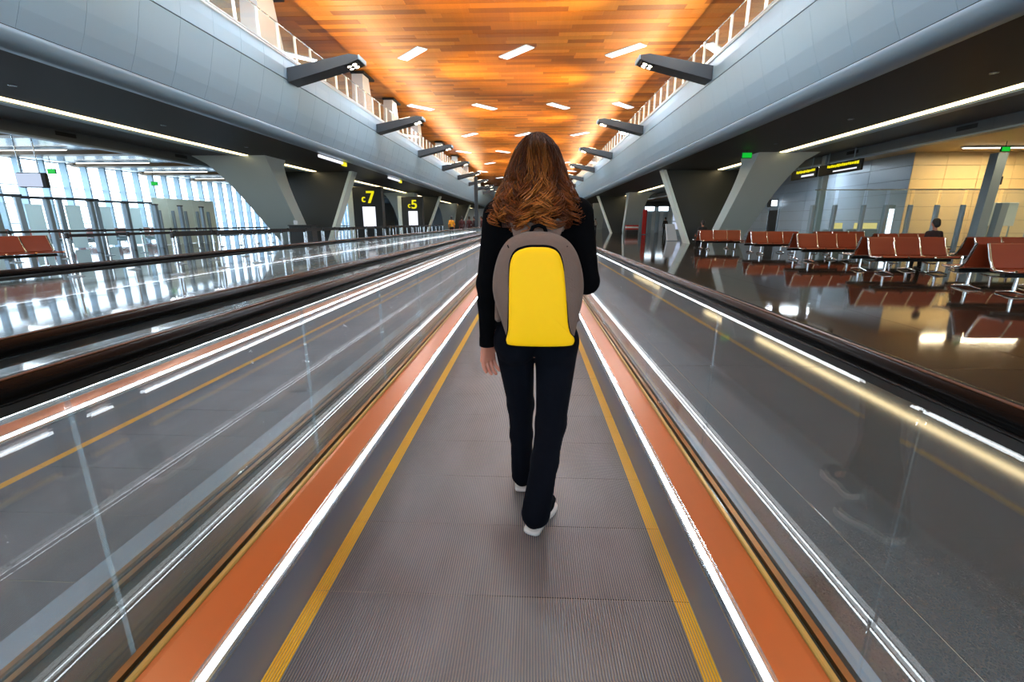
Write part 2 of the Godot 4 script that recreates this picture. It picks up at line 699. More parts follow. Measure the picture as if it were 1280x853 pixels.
func make_bulkheads() -> void:
	for s in [-1.0, 1.0]:
		var side: String = "left" if s < 0 else "right"
		var b := structure("wall_" + side, "blue grey panelled bulkhead along the %s side of the hall carrying the upper floor" % ("gate" if s < 0 else "bench"))
		var face := P([7.75, 6.31, 7.86, 5.92, 7.98, 5.5, 8.13, 5.1, 8.3, 4.76])
		var top := P([7.70, 7.0, 7.70, 6.7, 7.745, 6.335])
		var roll := P([8.3, 4.745, 8.34, 4.66, 8.41, 4.575, 8.52, 4.515, 8.66, 4.487, 8.85, 4.48])
		var q := func(p: PackedVector2Array) -> PackedVector2Array:
			var o := PackedVector2Array()
			for v in p:
				o.append(Vector2(MID + s * v.x, v.y))
			return o
		var L := 1.234
		var m_face := ext(q.call(sheet(face, 0.03)), -L / 2, L / 2)
		var m_top := ext(q.call(sheet(top, 0.03)), -L / 2, L / 2)
		var z := -6.0
		while z > -62.0:
			put("fascia_panel", m_face, mats.fascia, b, Vector3(0, 0, z))
			put("upper_panel", m_top, mats.fascia, b, Vector3(0, 0, z))
			z -= 1.24
		for r in [[HALL1, z + 0.62], [-5.38, HALL0]]:
			put("fascia_run", ext(q.call(sheet(face, 0.03)), r[0], r[1]), mats.fascia, b)
			put("upper_run", ext(q.call(sheet(top, 0.03)), r[0], r[1]), mats.fascia, b)
		put("curved_edge", ext(q.call(sheet(roll, 0.03)), HALL1, HALL0, true), mats.fascia, b)
		# body behind the panels, and the floor of the upper level
		put("core", ext(q.call(P([7.73, 6.95, 7.79, 6.3, 8.36, 4.72, 8.5, 4.56, 8.9, 4.51, 9.2, 4.51, 9.2, 5.6, 8.2, 5.9, 8.0, 6.95])), HALL1, HALL0), mats.fascia_back, b)
		put("upper_floor", ext(q.call(rect(8.2, 5.6, 20.5, 5.9)), HALL1, HALL0), mats.soffit_grey, b)
		put("parapet_cap", ext(q.call(P([7.66, 7.0, 7.655, 7.05, 7.68, 7.09, 7.75, 7.1, 8.05, 7.1, 8.05, 7.0])), HALL1, HALL0, true), mats.parapet_cap, b)
		# dark soffit, light recess, grey soffit, lower fascia
		var n := 1 if s < 0 else 2
		var sf := structure("trim_%d" % n, "dark flat soffit under the %s side bulkhead" % ("gate" if s < 0 else "bench"))
		put("dark_soffit", ext(q.call(rect(8.84, 4.47, 12.55, 4.6)), HALL1, HALL0), mats.soffit, sf)
		put("light_recess", ext(q.call(P([12.55, 4.6, 12.55, 4.47, 12.58, 4.47, 12.58, 4.56, 12.98, 4.56, 12.98, 4.47, 13.0, 4.47, 13.0, 4.6])), HALL1, HALL0), mats.dark, sf)
		put("grey_soffit", ext(q.call(rect(13.0, 4.47, 15.45, 4.6)), HALL1, HALL0), mats.soffit_grey, sf)
		put("bright_edge", ext(q.call(rect(13.06, 4.44, 13.4, 4.469)), HALL1, HALL0), mats.fascia, sf)
		var lf := structure("trim_%d" % (n + 2), "grey panelled drop fascia with dark vents on the %s side of the concourse" % ("gate" if s < 0 else "bench"))
		var zz := -4.0
		var pan := ext(q.call(rect(15.45, 4.12, 15.52, 4.6)), -0.915, 0.915)
		var k := 0
		while zz > -62.0:
			put("drop_panel", pan, mats.soffit_grey, lf, Vector3(0, 0, zz))
			if k % 3 == 1:
				put("vent", cbox(Vector3(0.02, 0.14, 0.75), 0.004), mats.black_plastic, lf, Vector3(MID + s * 15.445, 4.34, zz))
			zz -= 1.84
			k += 1
		put("drop_back", ext(q.call(rect(15.52, 4.12, 15.7, 5.6)), HALL1, HALL0), mats.soffit_grey, lf)
		put("drop_lip", ext(q.call(rect(15.42, 4.06, 15.75, 4.12)), HALL1, HALL0), mats.grey_metal, lf)
		# clerestory of the upper level
		var cw := structure("window_%d" % (n + 1), "tall glazing at the back of the upper level, %s side" % ("gate" if s < 0 else "bench"))
		z = HALL0
		while z > -70.0:
			put("clerestory_pane", cbox(Vector3(0.02, 3.5, 2.9), 0.002), mats.glass, cw, Vector3(MID + s * 20.4, 7.7, z - 1.5))
			put("mullion", cbox(Vector3(0.12, 3.6, 0.1), 0.01), mats.white, cw, Vector3(MID + s * 20.4, 7.7, z - 3.0))
			z -= 3.0
		put("upper_wall", ext(q.call(rect(20.3, 5.9, 20.5, 9.6)), HALL1, z), mats.white, cw)

func make_side_halls() -> void:
	# left: metal ceiling and glass outer wall
	var c1 := structure("ceiling_side_left", "pale reflective metal ceiling over the waiting area by the glass wall")
	put("metal_ceiling", ext(rect(-34.2, 5.4, -16.6, 5.6), HALL1, HALL0), mats.side_ceiling, c1)
	for k in 9:
		put("warm_trough", ext(P([-0.5, 5.4, 0.5, 5.4, 0.2, 5.22, -0.3, 5.18]), 0, 16.0), mats.gold_beam, c1).transform = Transform3D(Basis(Vector3.UP, -PI / 2), Vector3(-17.4, 0, -16.0 - 6.0 * k))
	var wd := structure("window_1", "long glass curtain wall of tall panes in white mullions")
	var z := HALL0
	var pane := cbox(Vector3(0.024, 5.0, 1.42), 0.002)
	var mul := cbox(Vector3(0.50, 5.3, 0.13), 0.015)
	while z > -96.0:
		put("wall_pane", pane, mats.glass, wd, Vector3(-33.0, 2.7, z - 0.75))
		put("mullion", mul, mats.fin, wd, Vector3(-32.75, 2.7, z))
		z -= 1.5
	for y in [0.06, 1.25, 2.45, 3.65, 5.3]:
		put("transom", ext(rect(-33.05, y - 0.03, -32.95, y + 0.03), z, HALL0), mats.white, wd)
	put("sill_wall", ext(rect(-33.2, 0, -32.8, 0.16), HALL1, HALL0), mats.grey_metal, wd)
	put("solid_run", ext(rect(-33.2, 0, -32.9, 5.5), HALL1, z), mats.white, wd)
	# right: warm ceiling, grey wall along the hall, tan wall across
	var c2 := structure("ceiling_side_right", "warm beige ceiling over the waiting area behind the glass screens")
	put("beige_ceiling", ext(rect(14.4, 4.95, 36.2, 5.15), HALL1, HALL0), mats.side_ceiling_warm, c2)
	var gw := structure("wall_grey", "grey wall of stacked metal panels behind the black hanging signs")
	put("grey_core", ext(rect(20.56, 0, 20.8, 5.0), HALL1, -27.0), mats.dark, gw)
	var gp := cbox(Vector3(0.06, 0.70, 3.18), 0.008)
	for i in 14:
		for r in 7:
			put("wall_panel", gp, mats.wall_grey, gw, Vector3(20.52, 0.37 + r * 0.713, -28.6 - i * 3.2))
	put("plain_run", ext(rect(20.48, 0, 20.56, 5.0), HALL1, -71.9), mats.wall_grey, gw)
	var tw := structure("wall_tan", "warm tan wall of large panels lit from the ceiling behind the glass screens")
	put("tan_core", ext(rect(20.5, 0, 36.2, 5.0), -27.3, -27.06), mats.dark, tw)
	var tp := cbox(Vector3(1.735, 0.70, 0.06), 0.008)
	for i in 9:
		for r in 7:
			put("wall_panel", tp, mats.wall_tan, tw, Vector3(21.37 + i * 1.745, 0.37 + r * 0.713, -27.02))
	var ow := structure("wall_outer", "plain beige outer wall of the waiting area")
	put("outer_wall", ext(rect(36.0, 0, 36.3, 5.1), -27.1, HALL0), mats.wall_tan, ow)

func make_end_walls() -> void:
	# glazed end of the hall behind the photographer, and the far end
	var e := structure("window_4", "tall glazed end wall of the hall behind the photographer")
	var x := MID - 20.4
	while x < MID + 20.3:
		put("end_mullion", cbox(Vector3(0.12, 9.5, 0.2), 0.01), mats.white, e, Vector3(x, 4.75, HALL0 + 0.1))
		for r in 3:
			put("end_pane", cbox(Vector3(2.58, 3.1, 0.03), 0.002), mats.glass, e, Vector3(x + 1.36, 1.6 + r * 3.17, HALL0 + 0.1))
		x += 2.72
	put("end_mullion", cbox(Vector3(0.12, 9.5, 0.2), 0.01), mats.white, e, Vector3(x, 4.75, HALL0 + 0.1))
	for r in 4:
		put("end_transom", cbox(Vector3(40.8, 0.1, 0.16), 0.01), mats.white, e, Vector3(MID, 0.05 + r * 3.17, HALL0 + 0.1))
	var s := structure("wall_back", "plain grey side walls flanking the glazed end")
	put("flank", ext(rect(-35.0, 0, MID - 20.4, 5.6), HALL0, HALL0 + 0.3), mats.wall_grey, s)
	put("flank", ext(rect(MID + 20.4, 0, 36.3, 5.2), HALL0, HALL0 + 0.3), mats.wall_grey, s)
	var f := structure("wall_front", "grey wall closing the far end of the hall")
	put("far_wall", ext(rect(-35.0, 0, 36.3, 9.8), HALL1 - 0.3, HALL1), mats.wall_grey, f)

# leaning slab: for each height a z range and an x range
func loft(levels: Array) -> ArrayMesh:
	var st := begin()
	var rings := []
	for l in levels:
		rings.append([Vector3(l[1], l[0], l[4]), Vector3(l[2], l[0], l[4]), Vector3(l[2], l[0], l[3]), Vector3(l[1], l[0], l[3])])
	for i in rings.size() - 1:
		for k in 4:
			var k2 := (k + 1) % 4
			quad(st, rings[i][k], rings[i][k2], rings[i + 1][k2], rings[i + 1][k])
	var e: Array = rings[rings.size() - 1]
	quad(st, e[0], e[1], e[2], e[3])
	e = rings[0]
	quad(st, e[3], e[2], e[1], e[0])
	return done(st)

func make_piers() -> void:
	# each stands across the hall's edge: a thin leg leaning in, a dark web, a broad leg leaning out and forward
	for s in [-1.0, 1.0]:
		for i in 3:
			var side: String = "gate" if s < 0 else "bench"
			var t := thing("support_pier", "%s grey pier from the camera on the %s side, dark web between pale legs" % [ordinal(i), side], "pier", Vector3(MID, 0, -30.5 - 29.0 * i), 0.0, "V shaped piers under the bulkheads")
			var d := 0.5 if s < 0 else -0.5
			var broad := []
			var thin := []
			for k in 15:
				var u := k / 14.0
				var y := 4.47 * u
				var fl := 0.0
				if u > 0.55:
					var q := (u - 0.55) / 0.45
					fl = 1.4 * (1.0 - sqrt(maxf(0.0, 1.0 - q * q)))
				var a0 := d + lerpf(13.1, 11.3 if s < 0 else 12.2, u)
				var a1 := d + lerpf(14.75, 14.2, u) + fl * 0.55
				var zf := lerpf(0.5, 7.4, u)
				broad.append([y, minf(s * a0, s * a1), maxf(s * a0, s * a1), zf - 1.1 - fl * 0.6, zf])
				var b0 := d + lerpf(11.62, 9.75, u)
				thin.append([y, minf(s * b0, s * (b0 + 0.2)), maxf(s * b0, s * (b0 + 0.2)), -0.6, 0.25])
			put("broad_leg", loft(broad), mats.pier_light, t)
			put("thin_leg", loft(thin), mats.pier_light, t)
			var w := PackedVector2Array()
			for v in P([11.75, 0, 13.3, 0, 15.0, 4.46, 9.9, 4.46]):
				w.append(Vector2(s * (v.x + d), v.y))
			put("web", ext(w, -0.9, 0.0), mats.pier_dark, t)

# ------------------------------------------------------------------ walkways
func pallet_meshes(wd: float) -> Array:
	var plate := begin()
	abox(plate, Vector3(-wd / 2, -0.03, -0.199), Vector3(wd / 2, -0.011, 0.199))
	var ribs := begin()
	var edge_a := begin()
	var edge_b := begin()
	var n := int(wd / 0.0091)
	for i in n:
		var x := -wd / 2 + (i + 0.5) * wd / n
		var st := edge_a if i < 6 else (edge_b if i >= n - 6 else ribs)
		var h := 0.0026
		for q in [[-h, -h * 1.3, 1], [h, h * 1.3, 0]]:
			var a := Vector3(x + q[0], 0, 0.199)
			var b := Vector3(x + q[1], -0.0115, 0.199)
			var c := Vector3(x + q[1], -0.0115, -0.199)
			var d := Vector3(x + q[0], 0, -0.199)
			if q[2] == 1:
				quad(st, a, d, c, b)
			else:
				quad(st, b, c, d, a)
		quad(st, Vector3(x - h, 0, 0.199), Vector3(x + h, 0, 0.199), Vector3(x + h, 0, -0.199), Vector3(x - h, 0, -0.199))
		quad(st, Vector3(x - h, -0.0115, 0.199), Vector3(x + h, -0.0115, 0.199), Vector3(x + h, 0, 0.199), Vector3(x - h, 0, 0.199))
	return [done(plate), done(ribs), done(edge_a), done(edge_b)]

func rail_profile(x: float, y: float) -> PackedVector2Array:
	var p := PackedVector2Array()
	for i in 15:
		var a := -0.35 + (PI + 0.7) * i / 14.0
		p.append(Vector2(x + cos(a) * 0.042, y + sin(a) * 0.030))
	return p

func walkway_side(w: Node3D, edge: float, s: float, far_kind: int, z0: float, z1: float) -> void:
	# s = +1: this side lies at greater x than the treads. u runs outward from the tread edge
	var q := func(a: Array) -> PackedVector2Array:
		var p := PackedVector2Array()
		for i in range(0, a.size(), 2):
			p.append(Vector2(edge + s * a[i], a[i + 1]))
		return p
	var gx := 0.205
	var rx := 0.225
	var ry := 1.0
	if far_kind == 2:      # the near side of the other walkway: hardly any deck
		put("skirt", ext(q.call([0.002, -0.03, 0.02, -0.03, 0.02, 0.24, 0.002, 0.24]), z1, z0), mats.skirt, w)
		put("deck_strip", ext(q.call([0.002, 0.24, 0.11, 0.24, 0.11, 0.262, 0.01, 0.258]), z1, z0), mats.steel, w)
		put("trim_rail", ext(q.call([0.112, 0.24, 0.128, 0.24, 0.128, 0.27, 0.112, 0.27]), z1, z0), mats.bronze, w)
		put("trim_rail", ext(q.call([0.15, 0.24, 0.168, 0.24, 0.168, 0.27, 0.15, 0.27]), z1, z0), mats.bronze, w)
		put("trim_groove", ext(q.call([0.129, 0.24, 0.149, 0.24, 0.149, 0.262, 0.129, 0.262]), z1, z0), mats.deck_dark, w)
		gx = 0.139
		rx = 0.11
		ry = 1.02
	else:
		put("skirt", ext(q.call([0.002, -0.03, 0.03, -0.03, 0.03, 0.19, 0.008, 0.19]), z1, z0), mats.skirt, w)
		put("deck_nose", ext(q.call([0.004, 0.19, 0.003, 0.198, 0.006, 0.206, 0.010, 0.2095, 0.029, 0.2245, 0.034, 0.226, 0.04, 0.226, 0.04, 0.19]), z1, z0, false), mats.steel, w)
		put("light_strip", ext(q.call([0.0125, 0.210, 0.0115, 0.213, 0.0245, 0.2245, 0.0265, 0.221]), z1, z0), mats.led, w)
		if far_kind == 0:
			put("inner_deck", ext(q.call([0.04, 0.19, 0.143, 0.19, 0.143, 0.262, 0.13, 0.259, 0.04, 0.226]), z1, z0), mats.copper, w)
			put("trim_rail", ext(q.call([0.144, 0.2, 0.158, 0.2, 0.158, 0.272, 0.147, 0.272, 0.144, 0.268]), z1, z0), mats.gold, w)
			put("trim_groove", ext(q.call([0.158, 0.2, 0.172, 0.2, 0.172, 0.262, 0.158, 0.262]), z1, z0), mats.deck_dark, w)
			put("trim_rail", ext(q.call([0.172, 0.2, 0.194, 0.2, 0.194, 0.274, 0.176, 0.272]), z1, z0), mats.bronze, w)
		else:
			put("inner_deck", ext(q.call([0.04, 0.19, 0.115, 0.19, 0.115, 0.25, 0.105, 0.25, 0.04, 0.226]), z1, z0), mats.copper, w)
			put("deck_strip", ext(q.call([0.117, 0.19, 0.19, 0.19, 0.19, 0.256, 0.117, 0.25]), z1, z0), mats.steel, w)
			put("light_strip", ext(q.call([0.20, 0.2, 0.235, 0.2, 0.235, 0.264, 0.20, 0.262]), z1, z0), mats.led, w)
			put("outer_deck", ext(q.call([0.238, 0.19, 0.52, 0.19, 0.52, 0.262, 0.238, 0.262]), z1, z0), mats.deck_dark, w)
			put("trim_rail", ext(q.call([0.522, 0.2, 0.536, 0.2, 0.536, 0.272, 0.522, 0.272]), z1, z0), mats.gold, w)
			gx = 0.548
			rx = 0.555
	# glass, one panel after another
	var pw := 1.03
	var gm := cbox(Vector3(0.012, 0.72, pw - 0.006), 0.0015)
	var jm := cbox(Vector3(0.0125, 0.72, 0.004), 0.001)
	var z := -1.905 + pw * 4.0
	while z - pw > z1:
		put("glass_panel", gm, mats.glass, w, Vector3(edge + s * gx, 0.62 if far_kind != 2 else 0.63, z - pw / 2))
		if z > -16.0 and s < 0 and far_kind == 0:
			put("joint_strip", jm, mats.joint_strip, w, Vector3(edge + s * gx, 0.62 if far_kind != 2 else 0.63, z))
		z -= pw
	put("handrail", ext(rail_profile(edge + s * rx, ry), z1, z0, true), mats.rubber, w)
	put("guide_rail", ext(q.call([rx - 0.03, ry - 0.035, rx + 0.03, ry - 0.035, rx + 0.03, ry - 0.016, rx - 0.03, ry - 0.016]), z1, z0), mats.black_plastic, w)
	var gs := -1.0 if far_kind == 2 else 1.0
	put("gold_line", ext(q.call([rx + gs * 0.0405, ry - 0.010, rx + gs * 0.0455, ry - 0.010, rx + gs * 0.0435, ry + 0.004, rx + gs * 0.0395, ry + 0.004]), z1, z0), mats.rail_gold, w)
	put("copper_line", ext(q.call([rx - gs * 0.014, ry + 0.026, rx - gs * 0.008, ry + 0.028, rx - gs * 0.008, ry + 0.0312, rx - gs * 0.014, ry + 0.0298]), z1, z0), mats.rail_copper, w)
	# outer skin
	if far_kind == 0 and s > 0:
		put("outer_strip", ext(q.call([0.215, 0.2, 0.264, 0.2, 0.264, 0.262, 0.215, 0.266]), z1, z0), mats.steel, w)
		put("outer_skin", ext(q.call([0.262, -0.03, 0.272, -0.03, 0.272, 0.2, 0.262, 0.2]), z1, z0), mats.skirt, w)
	elif far_kind == 1:
		put("outer_skin", ext(q.call([0.56, -0.03, 0.60, -0.03, 0.60, 0.262, 0.56, 0.262]), z1, z0), mats.skirt, w)

func make_walkways() -> void:
	var z0 := 2.9
	var z1 := -58.0
	var wd := 1.37
	var pm := pallet_meshes(wd)
	var spec := [[-0.105, "grooved moving walkway with copper decks on which the walker strides", 0, 0], [-2.07, "second moving walkway behind the dark deck, running the other way beyond the glass", 2, 1]]
	for i in 2:
		var cx: float = spec[i][0]
		var w := thing("moving_walkway", spec[i][1], "walkway", Vector3.ZERO, 0.0, "parallel moving walkways")
		var z := -1.3685 + 0.4023 * 8.0
		while z > -32.0:
			var p := put("pallet", pm[0], mats.tread_gap, w, Vector3(cx, 0, z - 0.2012))
			put("ribs", pm[1], mats.tread, p)
			put("yellow_edge", pm[2], mats.yellow, p)
			put("yellow_edge", pm[3], mats.yellow, p)
			z -= 0.4023
		put("far_treads", ext(rect(cx - wd / 2, -0.03, cx + wd / 2, -0.002), z1, z), mats.tread, w).set_meta("kind", "stuff")
		put("truss", ext(rect(cx - wd / 2 - 0.2, -0.6, cx + wd / 2 + 0.2, -0.05), z1, z0), mats.dark, w)
		walkway_side(w, cx + wd / 2, 1.0, spec[i][2], z0, z1)
		walkway_side(w, cx - wd / 2, -1.0, spec[i][3], z0, z1)
		if i == 0:
			put("centre_deck", ext(P([-0.986, -0.03, -0.986, 0.258, -1.215, 0.258, -1.215, -0.03]), z1, z0), mats.deck_dark, w)
	for x in [-0.105 - 0.685 - 0.02, -0.105 + 0.685 + 0.02, -2.07 - 0.685 - 0.02]:
		area("walkway_strip_light", Vector3(x, 0.24, -6.0), Vector3(0, 1, 0), 0.02, 17.0, Color(0.96, 0.98, 1.0), 0.25)

# ------------------------------------------------------------------ lamps
func make_cove_lights() -> void:
	for s in [-1.0, 1.0]:
		var segs := [[12.0, -30.4], [-33.0, -59.4], [-62.0, -88.4], [-91.0, -110.0]]
		for i in segs.size():
			var a: float = segs[i][0]
			var b: float = segs[i][1]
			var side: String = "gate" if s < 0 else "bench"
			var t := thing("cove_light", "%s run of the warm white light line under the soffit on the %s side" % [ordinal(i), side], "light", Vector3(MID + s * 12.78, 4.48, 0), 0.0, "warm light lines under the soffits")
			put("housing", ext(rect(-0.17, 0.0, 0.17, 0.05), b, a), mats.white, t)
			var n := int(roundf((a - b) / 1.5))
			var l := (a - b) / n
			for k in n:
				if i < 2:
					put("diffuser", cbox(Vector3(0.30, 0.03, l - 0.03), 0.006), mats.cove, t, Vector3(0, -0.012, a - (k + 0.5) * l))
			if i >= 2:
				put("diffuser", cbox(Vector3(0.30, 0.03, a - b), 0.006), mats.cove, t, Vector3(0, -0.012, (a + b) / 2))
			area("cove_lamp", Vector3(MID + s * 12.78, 4.44, (a + b) / 2), Vector3(0, -1, 0), 0.28, a - b, LAMP_WARM, K_COVE * (a - b) / 26.0)

func make_ceiling_lights() -> void:
	var proto: Node3D = null
	var row := 0
	for k in range(-2, 7):
		var z := -25.4 - k * 10.9
		var odd := posmod(k, 2) == 1
		var xs := [-8.2, -3.5, 1.85, 6.5] if odd else [-6.05, -0.85, 4.5]
		for i in xs.size():
			var at := Vector3(xs[i], 9.47, z)
			var turn := deg_to_rad(-42.0 if odd else 42.0)
			var lab: String
			if k < 0:
				lab = "white panel lamp overhead, %s across in the row %s" % [ordinal(i), ["above the photographer", "just ahead of the photographer"][k + 2]]
			else:
				lab = "slanting white panel lamp, %s across in the %s row of the wooden ceiling" % [ordinal(i), ordinal(k)]
			if proto == null:
				proto = thing("ceiling_light", lab, "ceiling light", at, turn, "slanting panel lamps in the wooden ceiling")
				put("frame", cbox(Vector3(0.58, 0.05, 2.1), 0.008), mats.white, proto, Vector3(0, 0.01, 0))
				put("lamp_diffuser", cbox(Vector3(0.52, 0.02, 2.04), 0.006), mats.panel_lamp, proto, Vector3(0, -0.02, 0))
			else:
				copy_of(proto, lab, at, turn)
			if k < 6:
				area("ceiling_lamp", at + Vector3(0, -0.05, 0), Vector3(0, -1, 0), 0.36, 2.1, LAMP_WHITE, K_CEIL).rotate_y(turn)
		row += 1

func make_arms() -> void:
	var prof := P([0.0, -0.22, 0.0, 0.24, 2.3, 0.66, 2.62, 0.62, 2.66, 0.5, 2.3, 0.36])
	for s in [-1.0, 1.0]:
		var proto: Node3D = null
		for k in range(-1, 8):
			var z := -18.3 - 9.75 * k if s < 0 else -19.1 - 10.6 * k
			var side: String = "gate" if s < 0 else "bench"
			var lab := "%s grey floodlight arm reaching from the bulkhead on the %s side" % [ordinal(k), side] if k >= 0 else "grey floodlight arm over the photographer on the %s side" % side
			var at := Vector3(MID + s * 7.68, 6.45 if s < 0 else 6.57, z)
			if proto == null:
				proto = thing("floodlight_arm", lab, "floodlight", at, 0.0, "grey floodlight arms along the bulkheads")
				var q := PackedVector2Array()
				for v in prof:
					q.append(Vector2(-s * v.x, v.y))
				put("arm_body", ext(q, -0.36, 0.36), mats.arm, proto)
				put("end_cap", cbox(Vector3(0.05, 0.16, 0.74), 0.01), mats.fascia, proto, Vector3(-s * 2.65, 0.55, 0))
				put("lamp_tray", cbox(Vector3(0.5, 0.04, 0.6), 0.01), mats.dark, proto, Vector3(-s * 2.32, 0.37, 0)).rotation.z = -s * 0.32
				for i in 4:
					var l := put("flood_lamp", lathe([0.0, -0.03, 0.07, -0.025, 0.085, 0.0, 0.0, 0.02], 14), mats.flood, proto, Vector3(-s * (2.2 + 0.2 * (i % 2)), 0.335 + 0.05 * (i % 2), -0.13 + 0.26 * (i / 2)))
					l.rotation.z = -s * 0.32
				put("uplight_tray", cbox(Vector3(0.7, 0.05, 0.4), 0.01), mats.dark, proto, Vector3(-s * 1.6, 0.56, 0)).rotation.z = -s * 0.18
				put("uplight_lens", cbox(Vector3(0.6, 0.02, 0.3), 0.006), mats.flood, proto, Vector3(-s * 1.6, 0.592, 0)).rotation.z = -s * 0.18
			else:
				copy_of(proto, lab, at)
			spot("uplight_beam", at + Vector3(-s * 1.62, 0.66, 0), Vector3(-s * 0.97, 0.24, 0), 44.0, Color(1.0, 0.88, 0.66), K_UP, 0.25)
			if k < 6:
				spot("flood_beam", at + Vector3(-s * 2.3, 0.26, 0), Vector3(-s * 0.35, -1, 0.12), 38.0, Color(0.92, 0.96, 1.0), 34.0, 0.1)

func make_parapets() -> void:
	# light troughs on top of the bulkheads wash the wooden ceiling
	for s in [-1.0, 1.0]:
		var side: String = "gate" if s < 0 else "bench"
		var t := thing("light_trough", "long light trough on top of the bulkhead washing the wooden ceiling, %s side" % side, "light", Vector3(MID + s * 7.74, 7.1, 0), 0.0, "light troughs on the bulkheads")
		put("trough", ext(P([-0.07, 0.0, 0.07, 0.0, 0.07, 0.05, 0.06, 0.05, 0.06, 0.015, -0.06, 0.015, -0.06, 0.05, -0.07, 0.05]), HALL1 + 2.0, HALL0 - 1.0), mats.parapet_cap, t)
		put("lamp_lens", ext(rect(-0.055, 0.016, 0.055, 0.03), HALL1 + 2.5, HALL0 - 1.5), glow("trough_lamp", Color(1.0, 0.9, 0.7), 2.0), t)
		for k in 4:
			area("trough_light", Vector3(MID + s * 7.74, 7.16, 2.0 - 25.0 * k), Vector3(-s * 0.75, 0.66, 0), 24.5, 0.1, Color(1.0, 0.9, 0.7), K_TROUGH)
	for s in [-1.0, 1.0]:
		var side: String = "gate" if s < 0 else "bench"
		var t := thing("glass_balustrade", "frameless glass balustrade with white posts on the bulkhead, %s side" % side, "balustrade", Vector3(MID + s * 7.86, 7.1, 0), 0.0, "glass balustrades of the upper level")
		var z := -8.0
		var pm := cbox(Vector3(0.09, 1.0, 0.05), 0.008)
		var gm := cbox(Vector3(0.014, 0.9, 1.17), 0.002)
		while z > -84.0:
			put("post", pm, mats.white, t, Vector3(0, 0.5, z))
			put("glass_panel", gm, mats.glass, t, Vector3(0, 0.52, z - 0.62))
			z -= 1.24
		put("top_rail", tube_mesh([Vector3(0, 1.02, -7.9), Vector3(0, 1.02, z)], [0.022]), mats.steel, t)
	# leaning white columns of the upper level
	var proto: Node3D = null
	var n := 0
	for s in [-1.0, 1.0]:
		for k in 7:
			var z: float = [-18.2, -28.3, -33.9, -41.0, -51.0, -61.0, -71.0][k]
			var side: String = "gate" if s < 0 else "bench"
			var lab := "%s white tapered column on the upper level behind glass, %s side" % [ordinal(k), side]
			var at := Vector3(MID + s * (8.6 if s < 0 else 11.5), 5.9, z)
			if proto == null:
				proto = thing("tapered_column", lab, "column", at, 0.0, "white columns of the upper level")
				put("shaft", loft([[0.0, -0.35, 0.35, -1.3, 0.9], [3.4, -0.3, 0.3, -0.5, 0.5]]), mats.white, proto)
				put("collar", cbox(Vector3(0.8, 0.12, 1.7), 0.02), mats.dark, proto, Vector3(0, 3.5, -0.4))
			else:
				copy_of(proto, lab, at)
			n += 1

# ------------------------------------------------------------------ seating
func make_bench(label: String, at: Vector3, turn: float) -> Node3D:
	var t := thing("bench", label, "bench", at, turn, "red three-seat airport benches")
	var seat := ext(smooth_loop(P([-0.24, 0.455, -0.2, 0.425, 0.0, 0.415, 0.2, 0.425, 0.245, 0.43, 0.25, 0.45, 0.2, 0.47, 0.0, 0.462]), 2), -0.31, 0.31)
	var back := ext(smooth_loop(P([-0.22, 0.44, -0.24, 0.47, -0.30, 0.66, -0.375, 0.90, -0.35, 0.915, -0.27, 0.70, -0.19, 0.49]), 2), -0.31, 0.31)
	for i in 3:
		var x := (i - 1) * 0.66
		put("seat", seat, mats.leather, t, Vector3(x, 0, 0)).rotation.y = -PI / 2
		put("backrest", back, mats.leather, t, Vector3(x, 0, 0)).rotation.y = -PI / 2
	for i in 4:
		var x := -0.99 + i * 0.66
		put("side_frame", tube_mesh([Vector3(x, 0.925, -0.375), Vector3(x, 0.66, -0.275), Vector3(x, 0.50, -0.195), Vector3(x, 0.44, -0.12), Vector3(x, 0.435, 0.2), Vector3(x, 0.455, 0.27)], [0.026], 8), mats.chrome, t)
	put("beam", cbox(Vector3(1.9, 0.08, 0.09), 0.012), mats.black_plastic, t, Vector3(0, 0.36, -0.02))
	for x in [-0.66, 0.66]:
		var l := put("leg", tube_mesh([Vector3(x, 0.36, -0.02), Vector3(x, 0.06, -0.02)], [0.032, 0.038]), mats.chrome, t)
		put("foot_bar", tube_mesh([Vector3(x, 0.022, -0.34), Vector3(x, 0.05, -0.15), Vector3(x, 0.066, -0.02), Vector3(x, 0.05, 0.12), Vector3(x, 0.022, 0.32)], [0.018, 0.028, 0.034, 0.028, 0.018]), mats.chrome, l)
	return t

func make_benches() -> void:
	var rows := [[8.7, -8.85], [9.0, -12.5], [9.3, -16.4], [9.45, -20.2], [8.4, -23.4]]
	var proto: Node3D = null
	for r in rows.size():
		for c in 3:
			if (c == 2 and r > 1) or (r == 4 and c > 0):
				continue
			for f in 2:
				var col: String = ["beside the walkway aisle", "second from the walkway aisle", "third from the walkway aisle"][c]
				var lab := "red bench %s, %s row, %s" % [col, ordinal(r), "facing the photographer" if f == 0 else "turned away behind its twin"]
				var at := Vector3(rows[r][0] + 0.99 + c * 2.75, 0, rows[r][1] - f * 0.98)
				if proto == null:
					proto = make_bench(lab, at, 0.0)
				else:
					copy_of(proto, lab, at, PI * f)
	copy_of(proto, "red bench turned sideways beside the queue stanchions, its seat towards the walkway", Vector3(-14.7, 0, -12.6), deg_to_rad(75))
	for i in 12:
		copy_of(proto, "dark red bench, %s of the line along the glass wall beyond the queue" % ordinal(i), Vector3(-26.0 - 2.3 * (i % 3), 0, -20.0 - 5.5 * (i / 3)), PI / 2 if i % 2 else 0.0)

